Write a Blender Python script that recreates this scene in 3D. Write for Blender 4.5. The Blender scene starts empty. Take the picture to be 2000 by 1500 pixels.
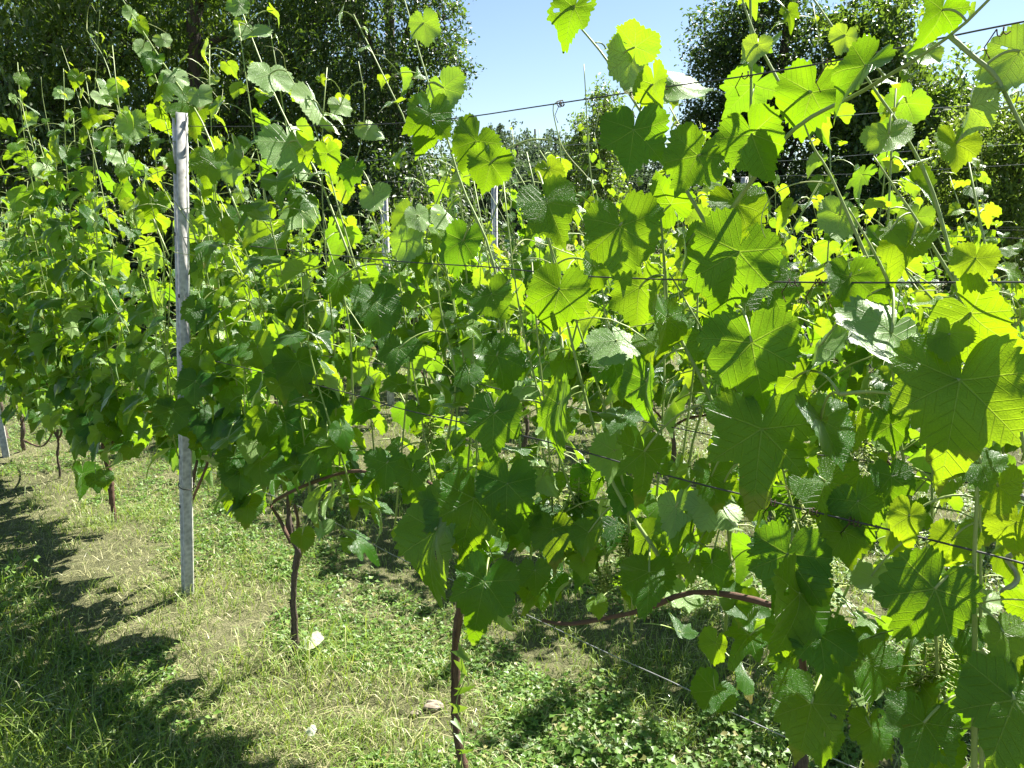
import bpy, math
import numpy as np
rng = np.random.default_rng(7)
sc = bpy.context.scene
R_ = math.radians

# ------------------------------------------------------------------ camera
FPX, PITCH, CAMH = 1510.0, R_(12), 1.55
cam_d = bpy.data.cameras.new("camera"); cam = bpy.data.objects.new("camera", cam_d)
sc.collection.objects.link(cam); sc.camera = cam
cam.location = (0, 0, CAMH); cam.rotation_euler = (R_(90) - PITCH, 0, 0)
cam_d.sensor_width = 36; cam_d.lens = 36 * FPX / 2000
cam_d.clip_start = 0.02; cam_d.clip_end = 2000

# ------------------------------------------------------------------ sky, sun, exposure
SUN_EL, SUN_AZ = R_(52.5), R_(52)          # azimuth from +Y towards +X
SUNV = np.array([math.cos(SUN_EL) * math.sin(SUN_AZ), math.cos(SUN_EL) * math.cos(SUN_AZ), math.sin(SUN_EL)])
w = bpy.data.worlds.new("World"); sc.world = w; w.use_nodes = True
nt = w.node_tree; bg = nt.nodes["Background"]
sky = nt.nodes.new("ShaderNodeTexSky"); sky.sky_type = 'NISHITA'; sky.sun_disc = False
sky.sun_elevation = SUN_EL; sky.sun_rotation = SUN_AZ
sky.air_density = 1.0; sky.dust_density = 0.3; sky.ozone_density = 1.6
nt.links.new(sky.outputs[0], bg.inputs[0]); bg.inputs[1].default_value = 0.047
sd = bpy.data.lights.new("sun", 'SUN'); so = bpy.data.objects.new("sun", sd); sc.collection.objects.link(so)
sd.energy = 5.0; sd.angle = R_(0.55); sd.color = (1.0, 0.95, 0.86)
so.rotation_euler = (R_(90) - SUN_EL, 0, math.pi - SUN_AZ)
sc.view_settings.view_transform = 'Standard'; sc.view_settings.look = 'None'
sc.view_settings.exposure = 1.9; sc.view_settings.gamma = 1
sc.view_settings.use_curve_mapping = False
sc.render.engine = 'CYCLES'
cy = sc.cycles
cy.max_bounces = 5; cy.diffuse_bounces = 3; cy.glossy_bounces = 2; cy.transmission_bounces = 5; cy.transparent_max_bounces = 4
cy.use_denoising = True
cy.sample_clamp_indirect = 6

# ------------------------------------------------------------------ photograph geometry -> world
CAM = np.array([0, 0, CAMH])
cF = np.array([0, math.cos(PITCH), -math.sin(PITCH)]); cU = np.array([0, math.sin(PITCH), math.cos(PITCH)]); cR = np.array([1.0, 0, 0])
def ray(x, y): return cF + cR * (x - 1000) / FPX + cU * (750 - y) / FPX
def gnd(x, y, z=0.0):
    d = ray(x, y); return CAM + d * ((z - CAMH) / d[2])
def at_d(x, y, D):                        # point at ground depth D along a sight line
    d = ray(x, y); return CAM + d * (D / d[1])
u2 = np.array([-0.70858, 0.70563, 0]); n2 = np.array([-0.70563, -0.70858, 0]); UP = np.array([0, 0, 1.0])
P0 = np.array([-0.1367, 1.8925, 0])
def rowp(s, o, z): return P0 + s * u2 + o * n2 + z * UP
def px(x, y, o=0.0):                      # sight line meets the row plane shifted o towards the camera
    d = ray(x, y); t = ((P0 + o * n2 - CAM) @ n2) / (d @ n2); return CAM + d * t
def s_of(p): return float((p - P0) @ u2)
def o_of(p): return float((p - P0) @ n2)
def proj(P):
    v = P - CAM; dz = v @ cF
    return 1000 + FPX * (v @ cR) / dz, 750 - FPX * (v @ cU) / dz, dz
def nrm(v): return v / np.maximum(np.linalg.norm(v, axis=-1, keepdims=True), 1e-9)

# ------------------------------------------------------------------ object helpers
COL = sc.collection
def tag(o, label=None, cat=None, group=None, kind=None):
    if label: o['label'] = label
    if cat: o['category'] = cat
    if group: o['group'] = group
    if kind: o['kind'] = kind
    return o
def empty(name, loc, label, cat, group=None):
    o = bpy.data.objects.new(name, None); COL.objects.link(o); o.location = loc; o.empty_display_size = .1
    return tag(o, label, cat, group)

class MB:
    """collects vertices, quads and tris with per-vertex var / lc attributes and builds ONE mesh"""
    def __init__(s): s.v = []; s.q = []; s.t = []; s.qm = []; s.tm = []; s.var = []; s.lc = []; s.age = []; s.n = 0; s.sm = True
    def add(s, v, q=None, t=None, m=0, var=0.5, lc=None, age=0.0):
        v = np.asarray(v, float).reshape(-1, 3); k = len(v)
        s.v.append(v)
        if q is not None and len(q): q = np.asarray(q, int).reshape(-1, 4); s.q.append(q + s.n); s.qm.append(np.full(len(q), m))
        if t is not None and len(t): t = np.asarray(t, int).reshape(-1, 3); s.t.append(t + s.n); s.tm.append(np.full(len(t), m))
        s.var.append(np.broadcast_to(np.asarray(var, float), (k,))); s.age.append(np.broadcast_to(np.asarray(age, float), (k,)))
        s.lc.append(np.zeros((k, 3)) if lc is None else np.asarray(lc, float).reshape(-1, 3)); s.n += k
    def build(s, name, mats, parent=None, loc=None):
        V = np.concatenate(s.v) if s.v else np.zeros((0, 3))
        if parent is not None and loc is None: V = V - np.array(parent.matrix_world.translation if False else world_loc(parent))
        elif loc is not None: V = V - np.asarray(loc)
        me = bpy.data.meshes.new(name)
        Q = np.concatenate(s.q) if s.q else np.zeros((0, 4), int); T = np.concatenate(s.t) if s.t else np.zeros((0, 3), int)
        me.vertices.add(len(V)); me.vertices.foreach_set("co", V.astype(np.float32).ravel())
        L = np.concatenate([Q.ravel(), T.ravel()]); me.loops.add(len(L)); me.loops.foreach_set("vertex_index", L.astype(np.int32))
        tot = np.concatenate([np.full(len(Q), 4), np.full(len(T), 3)]); st = np.concatenate([[0], np.cumsum(tot)[:-1]]) if len(tot) else tot
        me.polygons.add(len(tot)); me.polygons.foreach_set("loop_start", st.astype(np.int32))
        me.polygons.foreach_set("material_index", np.concatenate([np.concatenate(s.qm) if s.qm else [], np.concatenate(s.tm) if s.tm else []]).astype(np.int32))
        if s.sm: me.polygons.foreach_set("use_smooth", np.ones(len(tot), bool))
        for nm, data in (("var", s.var), ("age", s.age)):
            a = me.attributes.new(nm, 'FLOAT', 'POINT'); a.data.foreach_set("value", np.concatenate(data).astype(np.float32))
        a = me.attributes.new("lc", 'FLOAT_VECTOR', 'POINT'); a.data.foreach_set("vector", np.concatenate(s.lc).astype(np.float32).ravel())
        me.update(calc_edges=True)
        for m in (mats if isinstance(mats, (list, tuple)) else [mats]): me.materials.append(m)
        o = bpy.data.objects.new(name, me); COL.objects.link(o)
        if parent is not None: o.parent = parent
        if loc is not None: o.location = loc
        return o
def world_loc(o):
    p = np.array(o.location, float)
    while o.parent: o = o.parent; p = p + np.array(o.location)
    return p

def tubes(mb, C, rad, k=5, m=0, var=0.5, cap=True, age=0.0):
    """C (M,K,3) centre lines, rad scalar / (K,) / (M,K)"""
    C = np.asarray(C, float)
    if C.ndim == 2: C = C[None]
    M, K, _ = C.shape
    rad = np.broadcast_to(np.asarray(rad, float), (M, K)) if np.ndim(rad) != 2 else np.asarray(rad)
    T = nrm(np.gradient(C, axis=1)); ref = np.where(np.abs(T[..., 2:3]).mean(axis=1, keepdims=True) > .8, np.array([1., .2, 0]), UP)
    A = nrm(np.cross(T, ref)); B = np.cross(T, A)
    a = np.arange(k) * 2 * math.pi / k
    V = C[:, :, None] + rad[:, :, None, None] * (np.cos(a)[:, None] * A[:, :, None] + np.sin(a)[:, None] * B[:, :, None])
    i = np.arange(K - 1)[:, None]; j = np.arange(k)[None]
    q = np.stack([i * k + j, i * k + (j + 1) % k, (i + 1) * k + (j + 1) % k, (i + 1) * k + j], -1).reshape(-1, 4)
    qs = (q[None] + (np.arange(M) * K * k)[:, None, None]).reshape(-1, 4)
    along = np.broadcast_to(np.linspace(0, 1, K)[None, :, None], (M, K, k))
    lc = np.stack([np.broadcast_to(np.cos(a), (M, K, k)), np.broadcast_to(np.sin(a), (M, K, k)), along * np.linalg.norm(np.diff(C, axis=1), axis=-1).sum(1)[:, None, None] / .05], -1)
    ts = None
    if cap:
        e = [[0, jj + 1, jj] for jj in range(1, k - 1)] + [[(K - 1) * k, (K - 1) * k + jj, (K - 1) * k + jj + 1] for jj in range(1, k - 1)]
        ts = (np.array(e)[None] + (np.arange(M) * K * k)[:, None, None]).reshape(-1, 3)
    mb.add(V, q=qs, t=ts, m=m, var=var if np.ndim(var) == 0 else np.repeat(var, K * k), lc=lc, age=age)

def smooth_line(P, n):
    """Catmull-Rom resample"""
    P = np.asarray(P, float); Q = np.vstack([2 * P[0] - P[1], P, 2 * P[-1] - P[-2]])
    d = np.concatenate([[0], np.cumsum(np.linalg.norm(np.diff(P, axis=0), axis=1))]); t = np.interp(np.linspace(0, d[-1], n), d, np.arange(len(P)))
    i = np.minimum(t.astype(int), len(P) - 2); f = (t - i)[:, None]
    a, b, c, e = Q[i], Q[i + 1], Q[i + 2], Q[i + 3]
    return .5 * (2 * b + (c - a) * f + (2 * a - 5 * b + 4 * c - e) * f ** 2 + (3 * b - a - 3 * c + e) * f ** 3)

# ------------------------------------------------------------------ materials
class NT:
    def __init__(s, name):
        s.m = bpy.data.materials.new(name); s.m.use_nodes = True; s.t = s.m.node_tree; s.t.nodes.clear()
        s.out = s.t.nodes.new("ShaderNodeOutputMaterial")
    def n(s, typ, **kw):
        nd = s.t.nodes.new(typ)
        for k, v in kw.items(): setattr(nd, k, v)
        return nd
    def set(s, sock, v):
        if isinstance(v, bpy.types.NodeSocket): s.t.links.new(v, sock)
        elif isinstance(v, (tuple, list)) and len(v) == 3 and sock.type == 'RGBA': sock.default_value = (*v, 1)
        else: sock.default_value = v
    def M(s, op, *a):
        nd = s.n("ShaderNodeMath", operation=op)
        for i, v in enumerate(a): s.set(nd.inputs[i], v)
        return nd.outputs[0]
    def step(s, v, lo, hi):
        nd = s.n("ShaderNodeMapRange", interpolation_type='SMOOTHSTEP'); s.set(nd.inputs[0], v); s.set(nd.inputs[1], lo); s.set(nd.inputs[2], hi); return nd.outputs[0]
    def mix(s, f, a, b, mode='MIX'):
        nd = s.n("ShaderNodeMix", data_type='RGBA', blend_type=mode); s.set(nd.inputs[0], f); s.set(nd.inputs[6], a); s.set(nd.inputs[7], b); return nd.outputs[2]
    def ramp(s, f, stops):
        nd = s.n("ShaderNodeValToRGB"); s.set(nd.inputs[0], f); e = nd.color_ramp.elements
        while len(e) < len(stops): e.new(.5)
        for x, (p, c) in zip(e, stops): x.position = p; x.color = (*c, 1)
        return nd.outputs[0]
    def attr(s, nm): return s.n("ShaderNodeAttribute", attribute_name=nm)
    def noise(s, vec, scale, det=3, rough=.55):
        nd = s.n("ShaderNodeTexNoise"); nd.inputs['Scale'].default_value = scale; nd.inputs['Detail'].default_value = det; nd.inputs['Roughness'].default_value = rough
        if vec is not None: s.set(nd.inputs['Vector'], vec)
        return nd.outputs[0]
    def bump(s, h, dist, strength=1.0, nrm=None):
        nd = s.n("ShaderNodeBump"); s.set(nd.inputs['Height'], h); nd.inputs['Distance'].default_value = dist; nd.inputs['Strength'].default_value = strength
        if nrm: s.set(nd.inputs['Normal'], nrm)
        return nd.outputs[0]
    def pos(s): return s.n("ShaderNodeNewGeometry").outputs['Position']
    def end(s, sh): s.t.links.new(sh, s.out.inputs[0]); return s.m

def foliage_shader(N, col, tcol, tfac, rough, gloss, normal=None):
    d = N.n("ShaderNodeBsdfDiffuse"); N.set(d.inputs[0], col)
    t = N.n("ShaderNodeBsdfTranslucent"); N.set(t.inputs[0], tcol)
    g = N.n("ShaderNodeBsdfGlossy"); g.inputs['Roughness'].default_value = rough; N.set(g.inputs[0], (1, 1, 1))
    if normal:
        for x in (d, t, g): N.set(x.inputs['Normal'], normal)
    m1 = N.n("ShaderNodeMixShader"); N.set(m1.inputs[0], tfac); N.t.links.new(d.outputs[0], m1.inputs[1]); N.t.links.new(t.outputs[0], m1.inputs[2])
    ge = N.n("ShaderNodeNewGeometry"); dp = N.n("ShaderNodeVectorMath", operation='DOT_PRODUCT'); N.set(dp.inputs[0], ge.outputs['Incoming']); N.set(dp.inputs[1], ge.outputs['Normal'])
    fr = N.M('ADD', .016, N.M('MULTIPLY', .55, N.M('POWER', N.M('SUBTRACT', 1.0, N.M('ABSOLUTE', dp.outputs['Value'])), 5.0)))
    m2 = N.n("ShaderNodeMixShader"); N.set(m2.inputs[0], N.M('MINIMUM', N.M('MULTIPLY', fr, gloss), .8)); N.t.links.new(m1.outputs[0], m2.inputs[1]); N.t.links.new(g.outputs[0], m2.inputs[2])
    return N.end(m2.outputs[0])

def mat_vine_leaf():
    N = NT("vine_leaf"); A = N.attr("lc").outputs['Vector']; var = N.attr("var").outputs['Fac']; age = N.attr("age").outputs['Fac']
    sp = N.n("ShaderNodeSeparateXYZ"); N.set(sp.inputs[0], A); x, y = sp.outputs[0], sp.outputs[1]
    ax = N.M('ABSOLUTE', x); th = N.M('ARCTAN2', ax, y); r = N.M('SQRT', N.M('ADD', N.M('MULTIPLY', x, x), N.M('MULTIPLY', y, y)))
    va = N.M('ADD', N.M('MULTIPLY', N.M('GREATER_THAN', th, .43), .86), N.M('MULTIPLY', N.M('GREATER_THAN', th, 1.34), .96))
    d = N.M('SUBTRACT', th, va); al = N.M('MULTIPLY', r, N.M('COSINE', d)); pp = N.M('MULTIPLY', r, N.M('ABSOLUTE', N.M('SINE', d)))
    wv = N.M('MULTIPLY', N.M('SUBTRACT', 1.15, r), .017)
    main = N.M('SUBTRACT', 1.0, N.step(pp, N.M('MULTIPLY', wv, .45), wv))
    t = N.M('ADD', N.M('SUBTRACT', al, N.M('MULTIPLY', pp, .8)), N.M('MULTIPLY', N.M('GREATER_THAN', d, 0.0), .06))
    fr = N.M('ABSOLUTE', N.M('SUBTRACT', N.M('FRACT', N.M('MULTIPLY', t, 7.0)), .5))
    sec = N.step(fr, .43, .5)
    vo = N.n("ShaderNodeTexVoronoi", feature='DISTANCE_TO_EDGE'); vo.inputs['Scale'].default_value = 26
    off = N.n("ShaderNodeVectorMath", operation='ADD'); N.set(off.inputs[0], A); cb = N.n("ShaderNodeCombineXYZ"); N.set(cb.inputs[2], N.M('MULTIPLY', var, 9.0)); N.set(off.inputs[1], cb.outputs[0])
    N.set(vo.inputs['Vector'], off.outputs[0]); ret = N.M('SUBTRACT', 1.0, N.step(vo.outputs['Distance'], 0.0, .14))
    blot = N.noise(off.outputs[0], 3.2, 4)
    vein = N.M('MAXIMUM', main, N.M('MULTIPLY', sec, .55))
    back = N.n("ShaderNodeNewGeometry").outputs['Backfacing']
    vb = N.M('ADD', N.M('MULTIPLY', var, .65), N.M('MULTIPLY', blot, .35))
    top = N.mix(vb, (.007, .056, .004), (.022, .105, .006)); top = N.mix(age, top, (.15, .30, .02))
    top = N.mix(N.M('MULTIPLY', ret, .10), top, (.02, .06, .01))
    top = N.mix(N.M('MULTIPLY', vein, .5), top, (.20, .32, .08))
    und = N.mix(vb, (.17, .30, .09), (.33, .46, .20)); und = N.mix(N.M('MULTIPLY', vein, .6), und, (.34, .42, .2))
    edge = N.M('MULTIPLY', N.step(N.M('ADD', r, N.M('MULTIPLY', blot, .35)), .98, 1.08), N.M('GREATER_THAN', var, .72))
    spot = N.M('MULTIPLY', N.step(N.noise(off.outputs[0], 7, 3), .70, .74), N.M('GREATER_THAN', var, .6))
    col = N.mix(N.M('MULTIPLY', N.M('MAXIMUM', spot, edge), .8), N.mix(back, top, und), (.17, .11, .03))
    tr = N.mix(vb, (.14, .36, .003), (.39, .55, .007)); tr = N.mix(age, tr, (.50, .64, .011))
    tr = N.mix(N.M('MULTIPLY', ret, .20), tr, (.11, .26, .003)); tr = N.mix(N.M('MULTIPLY', vein, .5), tr, (.38, .48, .06))
    h = N.M('ADD', N.M('ADD', N.M('MULTIPLY', main, -1.0), N.M('MULTIPLY', sec, -.7)), N.M('ADD', N.M('MULTIPLY', ret, -.12), N.M('MULTIPLY', blot, .5)))
    nb = N.bump(h, .0024, .75)
    return foliage_shader(N, col, tr, .50, .34, 1.05, nb)
def mat_simple_leaf(name, c0, c1, t0, t1, tf=.45, rough=.4, gloss=.8, straw=None):
    N = NT(name); var = N.attr("var").outputs['Fac']
    col = N.mix(var, c0, c1); tr = N.mix(var, t0, t1)
    if straw:
        age = N.attr("age").outputs['Fac']; col = N.mix(age, col, straw); tr = N.mix(age, tr, tuple(.6 * c for c in straw))
    return foliage_shader(N, col, tr, tf, rough, gloss)
def mat_bark(name, c0, c1, scale=60, bumpd=.004, strip=True, rough=.85):
    N = NT(name); A = N.attr("lc").outputs['Vector']
    mp = N.n("ShaderNodeMapping"); N.set(mp.inputs[0], A); mp.inputs['Scale'].default_value = (2.2, 2.2, .28 if strip else 1.2)
    n1 = N.noise(mp.outputs[0], 2.5, 6, .65); n2_ = N.noise(N.pos(), scale, 4)
    col = N.ramp(N.M('ADD', N.M('MULTIPLY', n1, .7), N.M('MULTIPLY', n2_, .3)), [(.3, c0), (.7, c1)])
    b = N.n("ShaderNodeBsdfPrincipled"); N.set(b.inputs['Base Color'], col); b.inputs['Roughness'].default_value = rough
    N.set(b.inputs['Normal'], N.bump(n1, bumpd, 1.0)); return N.end(b.outputs[0])
def mat_stem(name, c0, c1, rough=.45):
    N = NT(name); n1 = N.noise(N.pos(), 35, 3); var = N.attr("var").outputs['Fac']
    col = N.mix(N.M('ADD', N.M('MULTIPLY', n1, .6), N.M('MULTIPLY', var, .4)), c0, c1)
    b = N.n("ShaderNodeBsdfPrincipled"); N.set(b.inputs['Base Color'], col); b.inputs['Roughness'].default_value = rough
    try: b.inputs['Subsurface Weight'].default_value = 0.0
    except Exception: pass
    return N.end(b.outputs[0])
def mat_metal(name, c0, c1, rough, metal, scale=14, dirt=None):
    N = NT(name); tc = N.n("ShaderNodeTexCoord").outputs['Object']
    mp = N.n("ShaderNodeMapping"); N.set(mp.inputs[0], tc); mp.inputs['Scale'].default_value = (1, 1, .25)
    n1 = N.noise(mp.outputs[0], scale, 6, .65); vo = N.n("ShaderNodeTexVoronoi"); vo.inputs['Scale'].default_value = 55; N.set(vo.inputs['Vector'], tc)
    f = N.M('ADD', N.M('MULTIPLY', n1, .75), N.M('MULTIPLY', vo.outputs['Distance'], .3)); col = N.ramp(f, [(.32, c0), (.68, c1)])
    if dirt:
        n3 = N.noise(tc, 30, 5, .7); col = N.mix(N.step(n3, .56, .72), col, dirt)
    b = N.n("ShaderNodeBsdfPrincipled"); N.set(b.inputs['Base Color'], col); b.inputs['Metallic'].default_value = metal
    N.set(b.inputs['Roughness'], N.M('ADD', N.M('MULTIPLY', n1, .2), rough)); N.set(b.inputs['Normal'], N.bump(n1, .001, .5)); return N.end(b.outputs[0])
def mat_ground():
    N = NT("ground"); P = N.pos(); n1 = N.noise(P, 1.3, 5, .6); n2_ = N.noise(P, 22, 6, .7); n3 = N.noise(P, 140, 4, .7)
    f = N.M('ADD', N.M('ADD', N.M('MULTIPLY', n1, .35), N.M('MULTIPLY', n2_, .4)), N.M('MULTIPLY', n3, .35))
    col = N.ramp(f, [(.36, (.035, .04, .012)), (.48, (.10, .105, .035)), (.57, (.17, .175, .07)), (.72, (.36, .33, .19))])
    b = N.n("ShaderNodeBsdfPrincipled"); N.set(b.inputs['Base Color'], col); b.inputs['Roughness'].default_value = .95
    N.set(b.inputs['Normal'], N.bump(N.M('ADD', n2_, n3), .03, 1.0)); return N.end(b.outputs[0])

M_LEAF = mat_vine_leaf()
M_STEM = mat_stem("green_stem", (.16, .25, .05), (.30, .36, .12))
M_TEND = mat_stem("tendril", (.26, .33, .08), (.42, .45, .16))
M_CANE = mat_bark("cane_bark", (.05, .028, .018), (.17, .095, .06), 80, .002)
M_TRUNK = mat_bark("trunk_bark", (.02, .015, .012), (.21, .155, .12), 110, .008)
M_TRUNK_RED = mat_bark("reddish_trunk_bark", (.03, .016, .011), (.20, .11, .07), 110, .005)
M_WIRE = mat_metal("wire_steel", (.035, .035, .035), (.10, .10, .10), .45, .6)
M_WIREL = mat_metal("wire_zinc", (.22, .22, .23), (.4, .4, .42), .4, .8)
M_POST = mat_metal("galvanized_steel", (.27, .27, .25), (.66, .65, .61), .5, .15, 9, (.30, .29, .26))
M_BLACK = mat_metal("black_plastic", (.012, .012, .012), (.03, .03, .03), .5, 0)
M_BERRY = mat_simple_leaf("green_berry", (.10, .18, .03), (.22, .30, .06), (.3, .45, .04), (.4, .5, .06), .3, .35, 1)
M_TREE = mat_simple_leaf("dark_tree_leaf", (.018, .038, .010), (.05, .088, .028), (.07, .15, .012), (.15, .26, .025), .32, .38, 1.2)
M_TREE2 = mat_simple_leaf("cherry_tree_leaf", (.03, .062, .012), (.085, .14, .035), (.13, .25, .016), (.28, .42, .035), .40, .38, 1.3)
M_OLIVE = mat_simple_leaf("light_bush_leaf", (.045, .085, .016), (.10, .15, .03), (.20, .34, .03), (.34, .46, .05), .42, .4, .9)
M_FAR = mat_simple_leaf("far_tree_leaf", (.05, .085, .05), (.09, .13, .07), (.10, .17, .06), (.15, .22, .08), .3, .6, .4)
M_TBARK = mat_bark("tree_bark", (.03, .024, .02), (.13, .10, .08), 20, .02)
M_GRASS = mat_simple_leaf("grass_blade", (.09, .18, .016), (.27, .36, .08), (.22, .36, .02), (.40, .50, .06), .40, .42, 1.6, (.56, .53, .27))
M_WEED = mat_simple_leaf("weed_leaf", (.05, .13, .014), (.17, .29, .05), (.17, .32, .014), (.32, .46, .04), .38, .42, 1.3, (.34, .30, .12))
M_PALE = mat_simple_leaf('pale_wilted_leaf', (.50, .54, .36), (.60, .63, .45), (.4, .45, .2), (.5, .55, .25), .25, .5, .5)
M_GROUND = mat_ground()

# ------------------------------------------------------------------ setting: ground and hill
def ground_z(x, y): return .012 * np.sin(x * 3.1 + y * 1.7) + .010 * np.sin(x * 1.3 - y * 2.9 + 1) + .006 * np.sin(x * 7.7 + y * 5.1)
mb = MB()
g = np.concatenate([[-500, -200, -80, -30, -16], np.linspace(-10, 10, 81), [16, 30, 80, 200, 500]])
gx, gy = np.meshgrid(g, g + 6); gz = np.where((np.abs(gx) < 12) & (np.abs(gy - 6) < 12), ground_z(gx, gy), 0)
k = len(g); ii, jj = np.meshgrid(np.arange(k - 1), np.arange(k - 1)); a = jj * k + ii
mb.add(np.stack([gx, gy, gz], -1), q=np.stack([a, a + 1, a + k + 1, a + k], -1))
tag(mb.build("ground", M_GROUND), kind='structure')
mb = MB()
hx, hy = np.meshgrid(np.linspace(-90, 110, 60), np.linspace(60, 180, 40))
hz = 6.5 * np.exp(-((hx - 5) / 55) ** 2) * np.clip((hy - 62) / 55, 0, 1) ** 1.2 - .3 + .4 * np.sin(hx * .3) * np.cos(hy * .21)
ii, jj = np.meshgrid(np.arange(59), np.arange(39)); a = jj * 60 + ii
mb.add(np.stack([hx, hy, hz], -1), q=np.stack([a, a + 1, a + 61, a + 60], -1))
tag(mb.build("hills", M_GROUND), kind='structure')

# ------------------------------------------------------------------ grape leaves
CT = np.radians([0, 10, 25, 38, 50, 64, 80, 95, 108, 125, 145, 160, 172, 180])
PROTO = [np.array([1.04, .87, .70, .70, .82, .72, .64, .69, .74, .68, .62, .54, .34, .08]),
         np.array([1.00, .86, .72, .74, .80, .74, .69, .70, .72, .68, .62, .56, .42, .10]),
         np.array([1.06, .86, .50, .54, .80, .62, .50, .60, .68, .62, .56, .48, .28, .08]),
         np.array([.98, .88, .78, .77, .80, .76, .73, .73, .74, .70, .66, .60, .48, .14])]
def outline(proto, N, teeth, ph):
    th = np.arange(N) * 2 * math.pi / N; a = np.minimum(th, 2 * math.pi - th); r = np.interp(a, CT, PROTO[proto])
    if teeth:
        thw = th + .05 * np.sin(3 * th + 9 * ph) + .035 * np.sin(7 * th + 20 * ph)
        f = (thw * teeth / (2 * math.pi) + ph) % 1; f2 = (thw * teeth / 3 / (2 * math.pi) + ph * 3) % 1
        r = r * (1 + .15 * (.42 - np.abs(f - .4) / .6) * (.75 + .35 * np.sin(5 * th + 30 * ph)) + .10 * (.5 - np.abs(f2 - .5)))
        r = r * (1 + .05 * np.sin(2 * th + 11 * ph) + .04 * np.sin(3 * th + 17 * ph))
    return th, r
LOD = {0: (168, [.2, .4, .6, .8, .92, 1.0], 34), 1: (76, [.35, .7, 1.0], 24), 2: (26, [.55, 1.0], 0)}
def leaf_batch(P, T, Nn, r0, lod, var, age, proto=None, fold=None, curl=None, wav=None):
    """arrays of M leaves -> verts (M,V,3), lc (M,V,3), quads, tris (one leaf)"""
    N, rings, teeth = LOD[lod]; M = len(P)
    if proto is None: proto = rng.integers(0, 4, M)
    fold = np.where(rng.uniform(0, 1, M) < .22, rng.uniform(.4, .9, M), rng.uniform(-.1, .4, M)) if fold is None else fold; curl = rng.uniform(.05, .8, M) if curl is None else curl
    wav = rng.uniform(.03, .13, M) if wav is None else wav; ph = rng.uniform(0, 6.28, M); kk = rng.integers(3, 6, M)
    asym = rng.uniform(.88, 1.12, (M, 2))
    th = np.arange(N) * 2 * math.pi / N
    rad = np.stack([outline(int(p), N, teeth, rng.uniform())[1] for p in proto])
    rad = rad * np.where(np.sin(th)[None] > 0, asym[:, :1], asym[:, 1:])
    fr = np.array(rings)
    base = np.minimum(rad, .72)
    rr = fr[None, :, None] * (rad[:, None] * fr[None, :, None] ** 1.5 + base[:, None] * (1 - fr[None, :, None] ** 1.5))
    x = rr * np.sin(th); y = rr * np.cos(th)
    x = np.concatenate([np.zeros((M, 1)), x.reshape(M, -1)], 1); y = np.concatenate([np.zeros((M, 1)), y.reshape(M, -1)], 1)
    r2 = x * x + y * y; an = np.arctan2(x, y)
    z = fold[:, None] * (np.sqrt(x * x + .01) - .1) - curl[:, None] * (np.sign(y) * y * y * .8 + .3 * r2) + wav[:, None] * r2 * np.sin(kk[:, None] * an + ph[:, None])
    z += .022 * r2 * np.sin(9 * an + 2 * ph[:, None]) + .07 * r2 * np.sin(2.0 * an + ph[:, None] * 3) + .03 * np.sin(6 * x + 3 * ph[:, None]) * np.sin(5 * y + ph[:, None])
    side = rng.uniform(-.25, .25, M)[:, None]; z += side * x * y
    B = np.cross(T, Nn)
    V = P[:, None] + r0[:, None, None] * (x[..., None] * B[:, None] + y[..., None] * T[:, None] + z[..., None] * Nn[:, None])
    lc = np.stack([x, y, np.zeros_like(x)], -1)
    i = np.arange(N); tr = np.stack([np.zeros(N, int), 1 + (i + 1) % N, 1 + i], -1)
    q = []
    for k in range(len(rings) - 1):
        a = 1 + k * N; b = a + N; q.append(np.stack([a + i, a + (i + 1) % N, b + (i + 1) % N, b + i], -1))
    return V, lc, (np.concatenate(q) if q else np.zeros((0, 4), int)), tr
def merge_leaves(mb, V, lc, q, t, var, age, m=0):
    M, k, _ = V.shape; off = (np.arange(M) * k)[:, None, None]
    mb.add(V, q=(q[None] + off).reshape(-1, 4), t=(t[None] + off).reshape(-1, 3), m=m, var=np.repeat(var, k), lc=lc, age=np.repeat(age, k))
def petiole_lines(Q, P, T, n=5):
    """Q node on the shoot, P leaf junction, arching"""
    L = np.linalg.norm(P - Q, axis=-1, keepdims=True); c = (Q + P) / 2 + UP * L * .22 - T * L * .12
    t = np.linspace(0, 1, n)[None, :, None]
    return (1 - t) ** 2 * Q[:, None] + 2 * t * (1 - t) * c[:, None] + t * t * P[:, None]

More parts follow.
